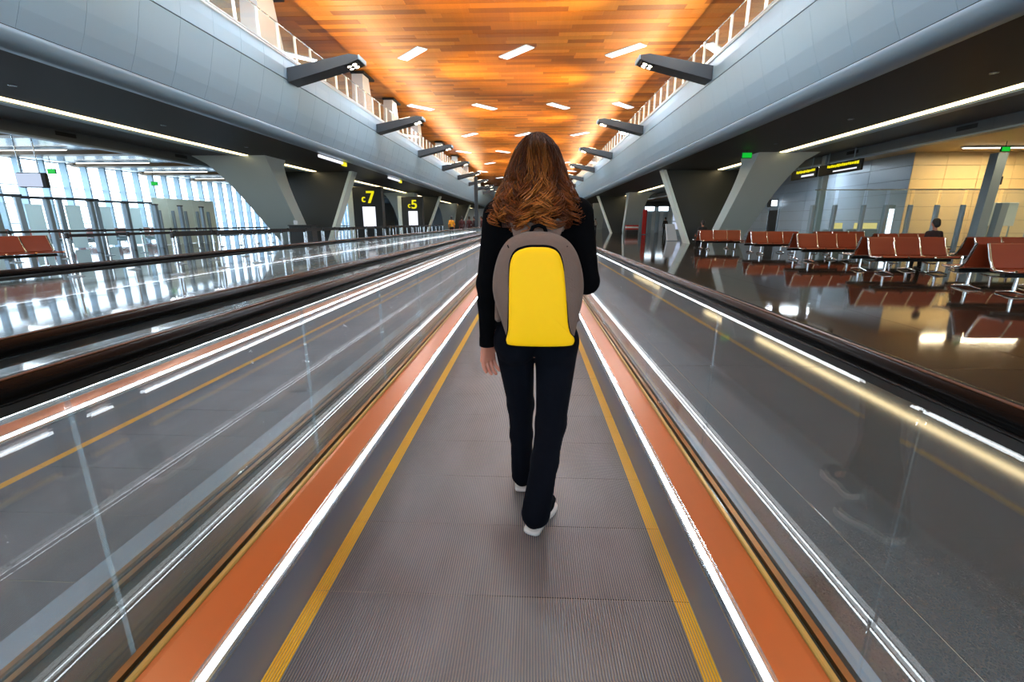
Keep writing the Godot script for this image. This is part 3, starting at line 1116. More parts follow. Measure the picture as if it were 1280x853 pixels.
func make_screens() -> void:
	# glass screen with metal posts in front of the tan wall
	var t := thing("glass_screen", "row of clear glass screens held by steel posts before the tan wall", "glass screen", Vector3(0, 0, -22.7))
	var xs := [13.1, 14.1, 15.4, 16.4, 17.5, 18.7, 19.85, 21.4, 23.0, 24.6, 26.2]
	for i in xs.size():
		put("post", cbox(Vector3(0.14, 2.1, 0.2), 0.02), mats.grey_metal, t, Vector3(xs[i], 1.05, 0))
		if i:
			var wdt: float = xs[i] - xs[i - 1] - 0.16
			put("glass_pane", cbox(Vector3(wdt, 2.7, 0.016), 0.002), mats.glass_edge, t, Vector3((xs[i] + xs[i - 1]) / 2, 1.4, 0))
	put("top_rail", cbox(Vector3(13.1, 0.05, 0.05), 0.01), mats.steel, t, Vector3(19.65, 2.77, 0))
	var tall := thing("steel_column", "tall leaning steel column among the glass screens before the tan wall", "column", Vector3(20.3, 0, -22.2))
	put("shaft", loft([[0.0, -0.24, 0.14, -0.2, 0.2], [4.25, -0.1, 0.32, -0.2, 0.2]]), mats.grey_metal, tall)
	put("service_box", cbox(Vector3(0.12, 0.35, 0.2), 0.02), mats.black_plastic, tall, Vector3(0.3, 3.1, 0.1))
	var low := thing("steel_pylon", "shorter steel pylon standing beside the tall leaning column", "pylon", Vector3(20.95, 0, -22.1))
	put("shaft", loft([[0.0, -0.2, 0.1, -0.15, 0.15], [2.15, -0.1, 0.2, -0.15, 0.15]]), mats.grey_metal, low)
	var board := thing("white_board", "broad white notice board behind the glass screens", "board", Vector3(22.9, 0, -24.0))
	put("board_face", cbox(Vector3(1.3, 1.1, 0.05), 0.01), mats.white, board, Vector3(0, 1.7, 0))
	for x in [-0.5, 0.5]:
		put("leg", cbox(Vector3(0.05, 1.3, 0.05), 0.008), mats.grey_metal, board, Vector3(x, 0.65, -0.03))
	var lamp := thing("upright_lamp", "slim upright white light box behind the glass screens", "light", Vector3(17.6, 0, -24.0))
	put("lamp_case", cbox(Vector3(0.34, 2.1, 0.16), 0.02), mats.grey_metal, lamp, Vector3(0, 1.1, 0))
	put("lamp_face", cbox(Vector3(0.24, 1.5, 0.02), 0.006), mats.panel_lamp, lamp, Vector3(0, 1.2, 0.085))
	for i in 2:
		var c := thing("desk", ["pale desk with a lit yellow front behind the first screen", "longer pale desk with a lit yellow front behind the second screen"][i], "desk", Vector3(15.0 + i * 1.4, 0, -24.0), 0.0, "lit desks behind the screens")
		put("desk_body", cbox(Vector3(0.7 + 0.5 * i, 1.0, 0.5), 0.02), mats.grey_metal, c, Vector3(0, 0.5, 0))
		put("lit_front", cbox(Vector3(0.6 + 0.5 * i, 0.28, 0.02), 0.005), glow("desk_glow", Color(0.95, 0.9, 0.55), 0.8), c, Vector3(0, 1.15, 0.2))
	# bar lamps of the side ceilings
	var bars := [[23.8, 4.90, -25.0], [23.8, 4.90, -18.5], [23.8, 4.90, -12.0], [17.4, 4.90, -33.0], [21.0, 4.90, -4.0], [21.0, 4.90, 4.0]]
	for i in 6:
		bars.append([-29.0, 5.33, -15.0 - 5.8 * i])
	for i in 7:
		bars.append([-21.0, 5.33, 3.0 - 7.4 * i])
	for i in bars.size():
		var b: Array = bars[i]
		var place := "beige ceiling behind the bench rows" if i < 6 else ("metal ceiling close to the glass wall" if i < 12 else "metal ceiling above the queue")
		var no: int = i if i < 6 else (i - 6 if i < 12 else i - 12)
		var l := thing("bar_light", "%s long white bar lamp in the %s" % [ordinal(no), place], "light", Vector3(b[0], b[1], b[2]), 0.0, "bar lamps in the side ceilings")
		put("housing", cbox(Vector3(5.3, 0.06, 0.2), 0.01), mats.white, l)
		put("tube", cbox(Vector3(5.2, 0.05, 0.13), 0.01), mats.bar_lamp, l, Vector3(0, -0.045, 0))
		area("bar_lamp_light", Vector3(b[0], b[1] - 0.1, b[2]), Vector3(0, -1, 0), 5.0, 0.12, Color(1.0, 0.92, 0.74) if i < 3 else LAMP_WHITE, K_BAR * (2.4 if i < 4 else 1.3))

func make_queue() -> void:
	var rows := [[-9.2, -11.6, 22, "queue row next to the walkway"], [-11.4, -11.0, 23, "middle queue row"], [-17.3, -11.3, 24, "outer queue row towards the glass wall"]]
	var proto: Node3D = null
	for r in rows.size():
		for i in rows[r][2]:
			var lab := "%s belt stanchion of the %s" % [ordinal(i), rows[r][3]]
			var at := Vector3(rows[r][0], 0, rows[r][1] - i * 1.75)
			if proto == null:
				proto = thing("stanchion", lab, "stanchion", at, 0.0, "belt stanchions of the queue")
				put("base", lathe([0.0, 0.0, 0.17, 0.0, 0.17, 0.012, 0.06, 0.035, 0.03, 0.05, 0.0, 0.05]), mats.grey_metal, proto)
				put("pole", lathe([0.038, 0.03, 0.038, 0.95, 0.0, 0.95], 14), mats.chrome, proto)
				put("belt_head", lathe([0.0, 0.93, 0.045, 0.93, 0.045, 1.05, 0.03, 1.06, 0.0, 1.06], 14), mats.black_plastic, proto)
				put("belt", cbox(Vector3(0.006, 0.075, 1.65), 0.001), mats.black_plastic, proto, Vector3(0, 1.0, -0.872))
			else:
				copy_of(proto, lab, at)

func make_signs() -> void:
	var dark := mats.black_plastic as Material
	var yel := glow("sign_yellow", Color(0.95, 0.9, 0.05), 0.9)
	var wht := glow("sign_white", Color(0.95, 0.96, 1.0), 1.1)
	for i in 2:
		var no: String = ["7", "5"][i]
		var t := thing("gate_totem", "tall dark gate totem with yellow c%s above a white panel" % no, "gate sign", Vector3([-13.0, -13.2][i], 0, [-37.0, -51.5][i]), 0.0, "gate number totems")
		put("totem_body", cbox(Vector3(2.3, 4.0, 0.7), 0.03), mats.pier_dark, t, Vector3(0.15, 2.0, 0))
		put("side_fin", cbox(Vector3(0.42, 4.05, 0.8), 0.03), mats.pier_light, t, Vector3(-1.18, 2.02, 0))
		put("number", text_mesh(no, 1.25, 0.05), yel, t, Vector3(0.42, 3.2, 0.37))
		put("letter", text_mesh("c", 0.7, 0.05), yel, t, Vector3(-0.12, 3.08, 0.37))
		put("sign_panel", cbox(Vector3(1.0, 1.5, 0.04), 0.01), wht, t, Vector3(0.25, 1.75, 0.37))
	for i in 2:
		var wd: float = [SIGNW1, SIGNW2][i]
		var t := thing("hanging_sign", ["shorter black direction sign beside the steel post, yellow line over white", "longer black direction sign with yellow line over fine white print"][i], "sign", Vector3(SIGNX, 0, [SIGNZ1, SIGNZ2][i]), -PI / 2, "black direction signs")
		put("sign_board", cbox(Vector3(wd, 0.47, 0.12), 0.015), dark, t, Vector3(0, 3.72, 0))
		put("hanger", cbox(Vector3(0.04, 0.58, 0.04), 0.006), mats.grey_metal, t, Vector3(-wd * 0.3, 4.24, 0))
		put("hanger", cbox(Vector3(0.04, 0.58, 0.04), 0.006), mats.grey_metal, t, Vector3(wd * 0.3, 4.24, 0))
		# lettering too blurred to read: bars of the same length and broken rhythm
		var y := begin()
		var w2 := begin()
		var x := -wd * 0.28
		while x < wd * 0.44:
			var l := rng.randf_range(0.07, 0.15)
			abox(y, Vector3(x, 3.755 + rng.randf() * 0.03, 0.06), Vector3(minf(x + l, wd * 0.46), 3.90 - rng.randf() * 0.03, 0.066))
			x += l + 0.025
		x = -wd * 0.05 if i == 0 else -wd * 0.12
		while x < wd * 0.42:
			var l := rng.randf_range(0.04, 0.09)
			abox(w2, Vector3(x, 3.57, 0.06), Vector3(x + l, 3.66 - 0.03 * i, 0.066))
			x += l + 0.02
		put("yellow_print", done(y), yel, t).set_meta("kind", "stuff")
		put("white_print", done(w2), wht, t).set_meta("kind", "stuff")
	var p := thing("steel_post", "tall steel post standing between the two black direction signs", "post", Vector3(14.3, 0, -24.25))
	put("shaft", cbox(Vector3(0.3, 4.46, 0.3), 0.03), mats.grey_metal, p, Vector3(0, 2.23, 0))
	var ex := [["green exit sign hung under the dark soffit before the bench side light line", Vector3(9.7, 4.25, -22.5), 0.42], ["green exit sign on the glass wall above the queue, first from the camera", Vector3(-30.0, 4.4, -29.0), 0.5], ["green exit sign on the glass wall, second from the camera", Vector3(-30.0, 4.3, -37.0), 0.5], ["green exit sign under the beige ceiling above the bar lamp", Vector3(21.9, 4.6, -23.6), 0.36]]
	for e in ex:
		var t := thing("exit_sign", e[0], "exit sign", e[1], 0.0, "green exit signs")
		put("sign_box", cbox(Vector3(e[2] * 1.08, e[2] * 0.62, 0.08), 0.01), dark, t)
		put("sign_face", cbox(Vector3(e[2], e[2] * 0.5, 0.02), 0.004), glow("exit_green", Color(0.02, 0.75, 0.2), 0.9), t, Vector3(0, 0, 0.045))
		var top: float = (4.47 if e[1].x > 5 and e[1].x < 12 else (4.95 if e[1].x > 0 else 5.4)) - e[1].y - e[2] * 0.3
		put("hanger", cbox(Vector3(0.02, top, 0.02), 0.002), dark, t, Vector3(0, e[2] * 0.3 + top / 2, 0))
	for i in 2:
		var t := thing("edge_sign", "%s slim white light blade with a yellow end under the gate side bulkhead" % ordinal(i), "sign", Vector3(MID - 8.9, 4.36, -24.0 - 10.8 * i), 0.0, "light blades under the bulkhead")
		put("blade", cbox(Vector3(0.1, 0.13, 2.8), 0.02), wht, t)
		put("yellow_tip", cbox(Vector3(0.12, 0.2, 0.5), 0.02), yel, t, Vector3(0, -0.03, -1.6))
		put("hanger", cbox(Vector3(0.04, 0.08, 0.2), 0.004), dark, t, Vector3(0, 0.1, 0))
	for i in 6:
		var s := -1.0 if i < 3 else 1.0
		var t := thing("downlight", "%s small round downlight in the dark soffit, %s side" % [ordinal(i % 3), "gate" if i < 3 else "bench"], "light", Vector3(MID + s * 11.2, 4.47, -11.5 - 4.6 * (i % 3)), 0.0, "round downlights in the soffits")
		put("ring", lathe([0.0, -0.005, 0.06, -0.012, 0.08, -0.01, 0.085, 0.0], 16), mats.steel, t)
		put("lens", lathe([0.0, -0.014, 0.05, -0.013, 0.05, 0.0], 16), mats.grey_metal, t)

func make_gate_area() -> void:
	var t := thing("partition_wall", "olive grey gate partition of five panels behind the queue", "partition", Vector3(-22.0, 0, -29.3), PI / 2)
	for i in 5:
		put("partition_panel", cbox(Vector3(1.03, 2.7, 0.1), 0.012), mats.counter, t, Vector3((i - 2) * 1.04, 1.36, 0))
		put("panel_post", cbox(Vector3(0.12, 2.0, 0.16), 0.02), mats.grey_metal, t, Vector3((i - 2) * 1.04 - 0.3, 1.0, 0.14))
	for k in 3:
		var g := thing("gate_booth", "%s white and glass gate booth with a dark top frame" % ordinal(k), "booth", Vector3(-23.0 - 0.3 * k, 0, -18.5 - 4.0 * k), deg_to_rad(70), "gate booths by the glass wall")
		for i in 3:
			put("booth_post", cbox(Vector3(0.2, 2.4, 0.2), 0.02), mats.grey_metal, g, Vector3(-1.5 + 1.5 * i, 1.2, 0))
		for i in 2:
			put("booth_panel", cbox(Vector3(0.62, 2.1, 0.03), 0.006), mats.frosted, g, Vector3(-1.0 + 1.5 * i, 1.1, 0))
			put("booth_glass", cbox(Vector3(0.55, 2.1, 0.02), 0.003), mats.glass_edge, g, Vector3(-0.4 + 1.5 * i, 1.1, 0))
		put("top_frame", cbox(Vector3(3.3, 0.12, 0.25), 0.02), mats.arm, g, Vector3(0, 2.45, 0))
	for i in 7:
		put_post(i)
	var d := thing("hanging_display", "pale hanging display screen on two rods near the glass wall", "display", Vector3(-17.6, 0, -16.2), deg_to_rad(14))
	put("display_case", cbox(Vector3(0.85, 0.5, 0.16), 0.02), mats.black_plastic, d, Vector3(0.08, 2.75, 0))
	put("display_screen", cbox(Vector3(0.74, 0.44, 0.02), 0.005), glow("screen_pale", Color(0.80, 0.85, 0.95), 0.85), d, Vector3(0, 2.75, 0.085))
	for x in [-0.25, 0.3]:
		put("rod", tube_mesh([Vector3(x, 3.0, 0), Vector3(x, 5.4, 0)], [0.02], 8), mats.steel, d)
	var c := thing("dark_counter", "low dark gate counter standing behind the queue belts", "counter", Vector3(-13.2, 0, -26.6), 0.0)
	put("counter_body", cbox(Vector3(1.3, 1.12, 0.7), 0.02), mats.pier_dark, c, Vector3(0, 0.56, 0))
	put("counter_top", cbox(Vector3(1.4, 0.05, 0.8), 0.012), mats.black_plastic, c, Vector3(0, 1.145, 0))
	put("small_screen", cbox(Vector3(0.24, 0.24, 0.04), 0.006), mats.white, c, Vector3(-0.4, 1.3, 0))

func put_post(i: int) -> void:
	var t := thing("grey_post", "%s plain grey post standing along the gate booths" % ordinal(i), "post", Vector3(-19.0 - 0.25 * i, 0, -16.0 - 2.1 * i), 0.0, "grey posts by the booths")
	put("shaft", cbox(Vector3(0.18, 2.2, 0.18), 0.02), mats.grey_metal, t, Vector3(0, 1.1, 0))
	put("post_cap", cbox(Vector3(0.22, 0.06, 0.22), 0.01), mats.dark, t, Vector3(0, 2.23, 0))

func make_far_end() -> void:
	var p := thing("black_pillar", "slim black pillar standing in the far hall beside the red group", "pillar", Vector3(-4.45, 0, -38.0))
	put("shaft", cbox(Vector3(0.26, 4.8, 0.26), 0.02), mats.black_plastic, p, Vector3(0, 2.4, 0))
	put("foot_plate", cbox(Vector3(0.5, 0.04, 0.5), 0.01), mats.dark, p, Vector3(0, 0.02, 0))
	var s := thing("shop_front", "bright shop front with steel columns and white light boxes far down the hall", "shop", Vector3(14.5, 0, -62.0))
	for i in 7:
		put("shop_column", cbox(Vector3(0.5, 3.2, 0.4), 0.03), mats.grey_metal, s, Vector3(-3.2 + i * 1.0, 1.6, 0))
	for i in 4:
		put("light_box", cbox(Vector3(1.2, 0.55, 0.1), 0.02), mats.panel_lamp, s, Vector3(-2.8 + i * 1.75, 3.0, 0.25))
	put("lintel", cbox(Vector3(7.2, 0.6, 0.5), 0.03), mats.pier_dark, s, Vector3(-0.2, 3.6, 0))
	var b := thing("red_banner", "narrow red upright banner by the far shop", "banner", Vector3(12.3, 0, -52.0))
	put("banner_cloth", cbox(Vector3(0.42, 2.6, 0.08), 0.01), mat("red_cloth", Color(0.62, 0.04, 0.04), 0.6), b, Vector3(0, 1.35, 0))
	put("banner_pole", tube_mesh([Vector3(0.24, 0, 0), Vector3(0.24, 2.9, 0)], [0.03], 8), mats.black_plastic, b)
	var k := thing("promotion_stand", "low promotion stand with red and white stripes beside the red banner", "stand", Vector3(11.1, 0, -52.5))
	put("stand_body", cbox(Vector3(1.3, 0.5, 0.8), 0.02), mats.dark, k, Vector3(0, 0.25, 0))
	for i in 3:
		put("stripe", cbox(Vector3(1.3, 0.16, 0.82), 0.01), mats.red_cloth if i != 1 else mats.white, k, Vector3(0, 0.6 + 0.17 * i, 0))
	var d := thing("display_stand", "tall stand with three pale display screens beside the dark pier", "display", Vector3(14.3, 0, -47.0))
	put("stand_back", cbox(Vector3(1.1, 3.0, 0.2), 0.02), mats.grey_metal, d, Vector3(0, 1.5, 0))
	for i in 3:
		put("display_screen", cbox(Vector3(0.9, 0.7, 0.03), 0.01), mats.screen_pale, d, Vector3(0, 2.6 - 0.8 * i, 0.12))
	var w := thing("white_kiosk", "slanting white kiosk standing before the first bench side pier", "kiosk", Vector3(10.2, 0, -34.5))
	put("kiosk_body", loft([[0.0, -0.3, 0.4, -0.2, 0.2], [1.2, -0.5, 0.1, -0.12, 0.12]]), mats.white, w)
	put("kiosk_foot", cbox(Vector3(0.8, 0.04, 0.5), 0.01), mats.grey_metal, w, Vector3(0.05, 0.02, 0))
	var dr := structure("door_1", "dark doorway in the grey panelled wall under a square white lamp")
	put("door_leaf", cbox(Vector3(0.06, 2.3, 1.5), 0.01), mats.black_plastic, dr, Vector3(20.45, 1.15, -40.9))
	put("door_frame", cbox(Vector3(0.1, 2.45, 0.12), 0.01), mats.steel, dr, Vector3(20.43, 1.22, -40.1))
	put("door_frame", cbox(Vector3(0.1, 2.45, 0.12), 0.01), mats.steel, dr, Vector3(20.43, 1.22, -41.7))
	var l := thing("square_lamp", "square white wall lamp above the dark doorway", "light", Vector3(20.15, 2.85, -40.7))
	put("lamp_case", cbox(Vector3(0.58, 0.6, 0.6), 0.03), mats.black_plastic, l)
	put("lamp_face", cbox(Vector3(0.46, 0.46, 0.04), 0.01), mats.panel_lamp, l, Vector3(0, 0, 0.31))

# ------------------------------------------------------------------ people
func person(label: String, at: Vector3, turn: float, shirt: Color, legs: Color, hair: Color, sit := false) -> void:
	var t := thing("person", label, "person", at, turn, "")
	var hip := 0.92
	var f := 0.0
	if sit:
		hip = 0.54
		f = 0.42
	var sh := hip + 0.52
	var skin: Material = mat("skin", Color(0.62, 0.40, 0.30), 0.5)
	var body := [ell(Vector3(0, sh + 0.24, -0.03), Vector3(0.078, 0.11, 0.095)), ell(Vector3(0, sh + 0.22, -0.125), Vector3(0.015, 0.025, 0.02)), cap(Vector3(0, sh + 0.05, 0), Vector3(0, sh + 0.16, -0.01), 0.055, 0.05), ell(Vector3(0, hip + 0.3, 0), Vector3(0.13, 0.25, 0.08)),]
	var top := [ell(Vector3(0, hip + 0.34, 0), Vector3(0.17, 0.24, 0.11)), ell(Vector3(0, hip + 0.08, 0), Vector3(0.16, 0.14, 0.115)), cap(Vector3(-0.15, sh - 0.03, 0), Vector3(0.15, sh - 0.03, 0), 0.06, 0.06)]
	var bot := [ell(Vector3(0, hip - 0.02, 0.01), Vector3(0.165, 0.11, 0.12))]
	for s in [-1.0, 1.0]:
		var el := Vector3(s * 0.24, sh - 0.30, 0.03)
		var wr := Vector3(s * 0.22, sh - 0.54 + f * 0.5, -0.08 - f * 0.5)
		top.append(cap(Vector3(s * 0.17, sh - 0.03, 0), el, 0.058, 0.048, 0.02))
		top.append(cap(el, wr, 0.047, 0.036, 0.02))
		body.append(cap(el, wr, 0.035, 0.026, 0.02))
		body.append(cap(wr, wr + Vector3(0, -0.13, -0.02), 0.034, 0.022, 0.02))
		var kn := Vector3(s * 0.10, 0.48, -f)
		var an := Vector3(s * 0.10 + s * 0.02, 0.07, -f + 0.02)
		bot.append(cap(Vector3(s * 0.09, hip - 0.04, 0), kn, 0.09, 0.062, 0.03))
		bot.append(cap(kn, an, 0.062, 0.05, 0.02))
	put("body", blob(body, 0.022), skin, t)
	var key := "cloth%s" % shirt
	put("shirt", blob(top, 0.022), mat(key, shirt, 0.8), t)
	key = "cloth%s" % legs
	put("trousers", blob(bot, 0.022), mat(key, legs, 0.8), t)
	put("hair", blob([ell(Vector3(0, sh + 0.275, -0.005), Vector3(0.09, 0.1, 0.1)), ell(Vector3(0, sh + 0.2, 0.045), Vector3(0.08, 0.09, 0.06))], 0.02), mat("hair%s" % hair, hair, 0.6), t)
	for s in [-1.0, 1.0]:
		put("shoe", blob([cap(Vector3(s * 0.12, 0.04, -f + 0.05), Vector3(s * 0.125, 0.035, -f - 0.14), 0.042, 0.036)], 0.018), mats.black_plastic, t)

func make_people() -> void:
	var dk := Color(0.03, 0.025, 0.02)
	person("person in a yellow shirt and dark trousers standing by the queue belts", Vector3(-6.5, 0, -38.0), 0.3, Color(0.85, 0.55, 0.02), Color(0.03, 0.03, 0.035), dk)
	var mr := Color(0.22, 0.02, 0.03)
	var what := ["dark red coat, closest to the yellow shirt", "dark red coat, second of the group by the black pillar", "dark red coat, third of the group by the black pillar", "dark red coat, half behind the black pillar"]
	for i in 4:
		person("person in a " + what[i], Vector3(-5.75 + i * 0.52, 0, -38.6 - 0.7 * (i % 2)), 0.5 * i, mr if i != 2 else Color(0.12, 0.02, 0.03), mr.darkened(0.3), dk)
	person("person with dark hair sitting on the bench turned away, only the head showing", Vector3(11.2, 0, -13.5), 0.0, Color(0.12, 0.03, 0.05), Color(0.05, 0.05, 0.06), dk, true)
	person("person with dark hair sitting in the last bench row by the dark pier", Vector3(8.75, 0, -24.4), 0.0, Color(0.05, 0.05, 0.05), Color(0.05, 0.05, 0.06), dk, true)
	person("person in dark clothes standing far off before the shop columns", Vector3(12.9, 0, -46.0), 0.2, Color(0.03, 0.03, 0.035), Color(0.03, 0.03, 0.03), dk)
	person("person in a pale shirt sitting far away between the two bench side piers", Vector3(7.8, 0, -58.0), 0.4, Color(0.6, 0.55, 0.5), Color(0.1, 0.1, 0.1), dk)

const WALK := Vector3(0.02, 0, -1.85)

func make_walker() -> void:
	var t := thing("person", "person with long wavy auburn hair walking away in black jacket and navy trousers", "person", WALK)
	var skin := mat("walker_skin", Color(0.72, 0.46, 0.36), 0.5)
	skin.subsurf_scatter_enabled = true
	skin.subsurf_scatter_strength = 0.15
	var shl := Vector3(-0.155, 1.345, -0.01)
	var ell_l := Vector3(-0.192, 1.08, 0.015)
	var wr_l := Vector3(-0.203, 0.835, -0.015)
	var shr := Vector3(0.165, 1.35, -0.01)
	var el_r := Vector3(0.198, 1.095, 0.05)
	var wr_r := Vector3(0.13, 1.10, -0.19)
	var hp := [Vector3(-0.088, 0.87, 0.0), Vector3(0.092, 0.87, 0.0)]
	var kn := [Vector3(-0.062, 0.50, -0.13), Vector3(0.072, 0.48, 0.03)]
	var an := [Vector3(-0.054, 0.085, -0.215), Vector3(0.012, 0.085, 0.10)]
	# the body is one surface: head, neck, trunk, limbs; the hands are added on a finer grid
	var st := begin()
	var b := [ell(Vector3(0, 1.545, -0.035), Vector3(0.073, 0.10, 0.092)), ell(Vector3(0, 1.485, -0.075), Vector3(0.052, 0.055, 0.055)),
		ell(Vector3(0, 1.515, -0.128), Vector3(0.012, 0.022, 0.016), 0.015), ell(Vector3(0, 1.478, -0.122), Vector3(0.022, 0.008, 0.01), 0.01), ell(Vector3(-0.074, 1.53, -0.03), Vector3(0.012, 0.03, 0.018), 0.01), ell(Vector3(0.074, 1.53, -0.03), Vector3(0.012, 0.03, 0.018), 0.01),
		ell(Vector3(-0.03, 1.55, -0.112), Vector3(0.013, 0.008, 0.012), 0.008), ell(Vector3(0.03, 1.55, -0.112), Vector3(0.013, 0.008, 0.012), 0.008),
		cap(Vector3(0, 1.37, -0.01), Vector3(0, 1.47, -0.03), 0.05, 0.045), ell(Vector3(0, 1.23, -0.02), Vector3(0.13, 0.19, 0.08)), ell(Vector3(0, 1.02, -0.01), Vector3(0.11, 0.15, 0.08)), ell(Vector3(0, 0.88, 0.01), Vector3(0.14, 0.11, 0.09)),
		cap(shl, shr, 0.042, 0.042), cap(shl, ell_l, 0.042, 0.034), cap(ell_l, wr_l, 0.034, 0.026), cap(shr, el_r, 0.042, 0.034), cap(el_r, wr_r, 0.034, 0.026)]
	for i in 2:
		b.append(cap(hp[i], kn[i], 0.07, 0.05))
		b.append(cap(kn[i], an[i], 0.05, 0.036))
		b.append(cap(an[i], an[i] + Vector3(0.02 * i, -0.03, -0.10), 0.034, 0.028))
	blob(b, 0.014, st)
	hand(st, wr_l, Vector3(0.0, -1, -0.12), Vector3(0.70, 0, -0.71), Vector3(0.71, 0, 0.70), 1.0)
	hand(st, wr_r, Vector3(-0.35, 0.25, -0.9), Vector3(0.3, 0.95, 0.0), Vector3(-0.9, 0.3, 0.25), 1.3)
	put("body", done(st), skin, t)
	# jacket
	var jk := [ell(Vector3(0, 1.22, -0.02), Vector3(0.155, 0.19, 0.105), 0.05), ell(Vector3(0.002, 1.03, -0.01), Vector3(0.135, 0.17, 0.1), 0.05), ell(Vector3(0.005, 0.91, 0.005), Vector3(0.165, 0.10, 0.115), 0.04), cap(shl + Vector3(0.03, 0.005, 0), shr + Vector3(-0.03, 0.005, 0), 0.06, 0.06, 0.05), cap(Vector3(-0.05, 1.40, -0.01), Vector3(0.05, 1.40, -0.01), 0.052, 0.052, 0.04),
		cap(shl, ell_l, 0.058, 0.047, 0.03), cap(ell_l, wr_l + Vector3(0, 0.0, 0), 0.046, 0.032, 0.02), cap(shr, el_r, 0.058, 0.048, 0.03), cap(el_r, wr_r, 0.048, 0.034, 0.02),
		cap(Vector3(-0.21, 1.0, 0.03), Vector3(-0.195, 0.95, 0.02), 0.02, 0.02, 0.03)]
	put("jacket", blob(jk, 0.009), mat("jacket", Color(0.03, 0.03, 0.033), 0.9, 0.0, 0.12), t)
	put("cuff", tube_mesh([wr_l + Vector3(0, 0.015, 0.001), wr_l + Vector3(0, -0.022, -0.003)], [0.0335, 0.0345], 16), mats.jacket, t)
	# trousers with a slight boot cut
	var tr := [ell(Vector3(0.0, 0.90, 0.0), Vector3(0.155, 0.10, 0.105), 0.04), ell(Vector3(-0.078, 0.845, 0.045), Vector3(0.088, 0.095, 0.085), 0.03), ell(Vector3(0.082, 0.845, 0.045), Vector3(0.09, 0.095, 0.088), 0.03)]
	var rad := [[0.085, 0.060, 0.052, 0.054], [0.09, 0.064, 0.057, 0.064]]
	for i in 2:
		var r: Array = rad[i]
		var k: float = 0.025
		tr.append(cap(hp[i] + Vector3(0, -0.03, 0.005), kn[i], r[0], r[1], k))
		var mid: Vector3 = kn[i].lerp(an[i], 0.4) + Vector3(0, 0, 0.012)
		tr.append(cap(kn[i], mid, r[1], r[2], k))
		tr.append(cap(mid, an[i] + Vector3(0, -0.005, 0.0), r[2], r[3], k))
	put("trousers", blob(tr, 0.009), mat("trousers", Color(0.045, 0.052, 0.075), 0.85, 0.0, 0.15), t)
	# shoes: right one planted and turned out, left one swinging with the sole showing
	var up := mat("shoe_upper", Color(0.05, 0.05, 0.062), 0.9, 0.0, 0.15)
	var so := mat("shoe_sole", Color(0.80, 0.78, 0.74), 0.6)
	for i in 2:
		var f := Node3D.new()
		f.name = numbered("shoe", t)
		t.add_child(f, true)
		if i == 1:
			f.position = Vector3(0.005, 0.0, 0.105)
			f.rotation = Vector3(0, deg_to_rad(-24), 0)
		else:
			f.position = Vector3(-0.054, 0.0, -0.225)
			f.rotation = Vector3(0, deg_to_rad(4), 0)
		put("shoe_upper", blob([cap(Vector3(0, 0.055, 0.005), Vector3(0, 0.05, -0.13), 0.036, 0.034), cap(Vector3(0, 0.05, -0.13), Vector3(0.004, 0.042, -0.185), 0.034, 0.026), cap(Vector3(0, 0.06, 0.0), Vector3(0, 0.1, 0.0), 0.036, 0.034)], 0.008), up, f)
		var sl := smooth_loop(P([0.0, -0.046, 0.034, -0.034, 0.036, 0.02, 0.034, 0.08, 0.044, 0.14, 0.038, 0.19, 0.006, 0.218, -0.03, 0.195, -0.040, 0.14, -0.033, 0.08, -0.036, 0.02, -0.034, -0.034]), 3)
		var sole := put("sole", cushion(sl, [[0.96, 0.0], [1.0, 0.005], [1.0, 0.019], [0.96, 0.023]], Vector2(0, 0.08)), so, f)
		sole.basis = Basis(Vector3(1, 0, 0), Vector3(0, 0, -1), Vector3(0, 1, 0))
	hair(t)

func hand(st: SurfaceTool, w: Vector3, down: Vector3, across: Vector3, palm: Vector3, curl: float) -> void:
	var d := down.normalized()
	var a := (across - d * across.dot(d)).normalized()
	var p := (palm - d * palm.dot(d) - a * palm.dot(a)).normalized()
	var prims := [cap(w - d * 0.03, w + d * 0.01, 0.026, 0.023, 0.02)]
	for i in 4:
		var o: float = [0.028, 0.0095, -0.009, -0.027][i]
		prims.append(cap(w + d * 0.012 + a * o * 0.55, w + d * 0.085 + a * o, 0.014, 0.0125, 0.012))
		var len: float = [0.068, 0.076, 0.07, 0.054][i]
		var q := w + d * 0.085 + a * o
		var ang := 0.25 + 0.05 * i
		var spread: float = [0.14, 0.03, -0.06, -0.16][i]
		for s in 3:
			var l: float = len * [0.44, 0.31, 0.25][s]
			var dir := (d * cos(ang * curl) + p * sin(ang * curl) + a * spread).normalized()
			var e := q + dir * l
			prims.append(cap(q, e, 0.0092 - 0.0008 * s, 0.0086 - 0.0008 * s, 0.003))
			q = e
			ang += 0.32
	var th := w + d * 0.025 + a * 0.024 + p * 0.006
	var t1 := th + (d * 0.75 + a * 0.55 + p * 0.3).normalized() * 0.042
	var t2 := t1 + (d * 0.92 + a * 0.2 + p * 0.3).normalized() * 0.032
	prims.append(cap(th, t1, 0.0135, 0.0105, 0.012))
	prims.append(cap(t1, t2, 0.0102, 0.008, 0.003))
	blob(prims, 0.0032, st)

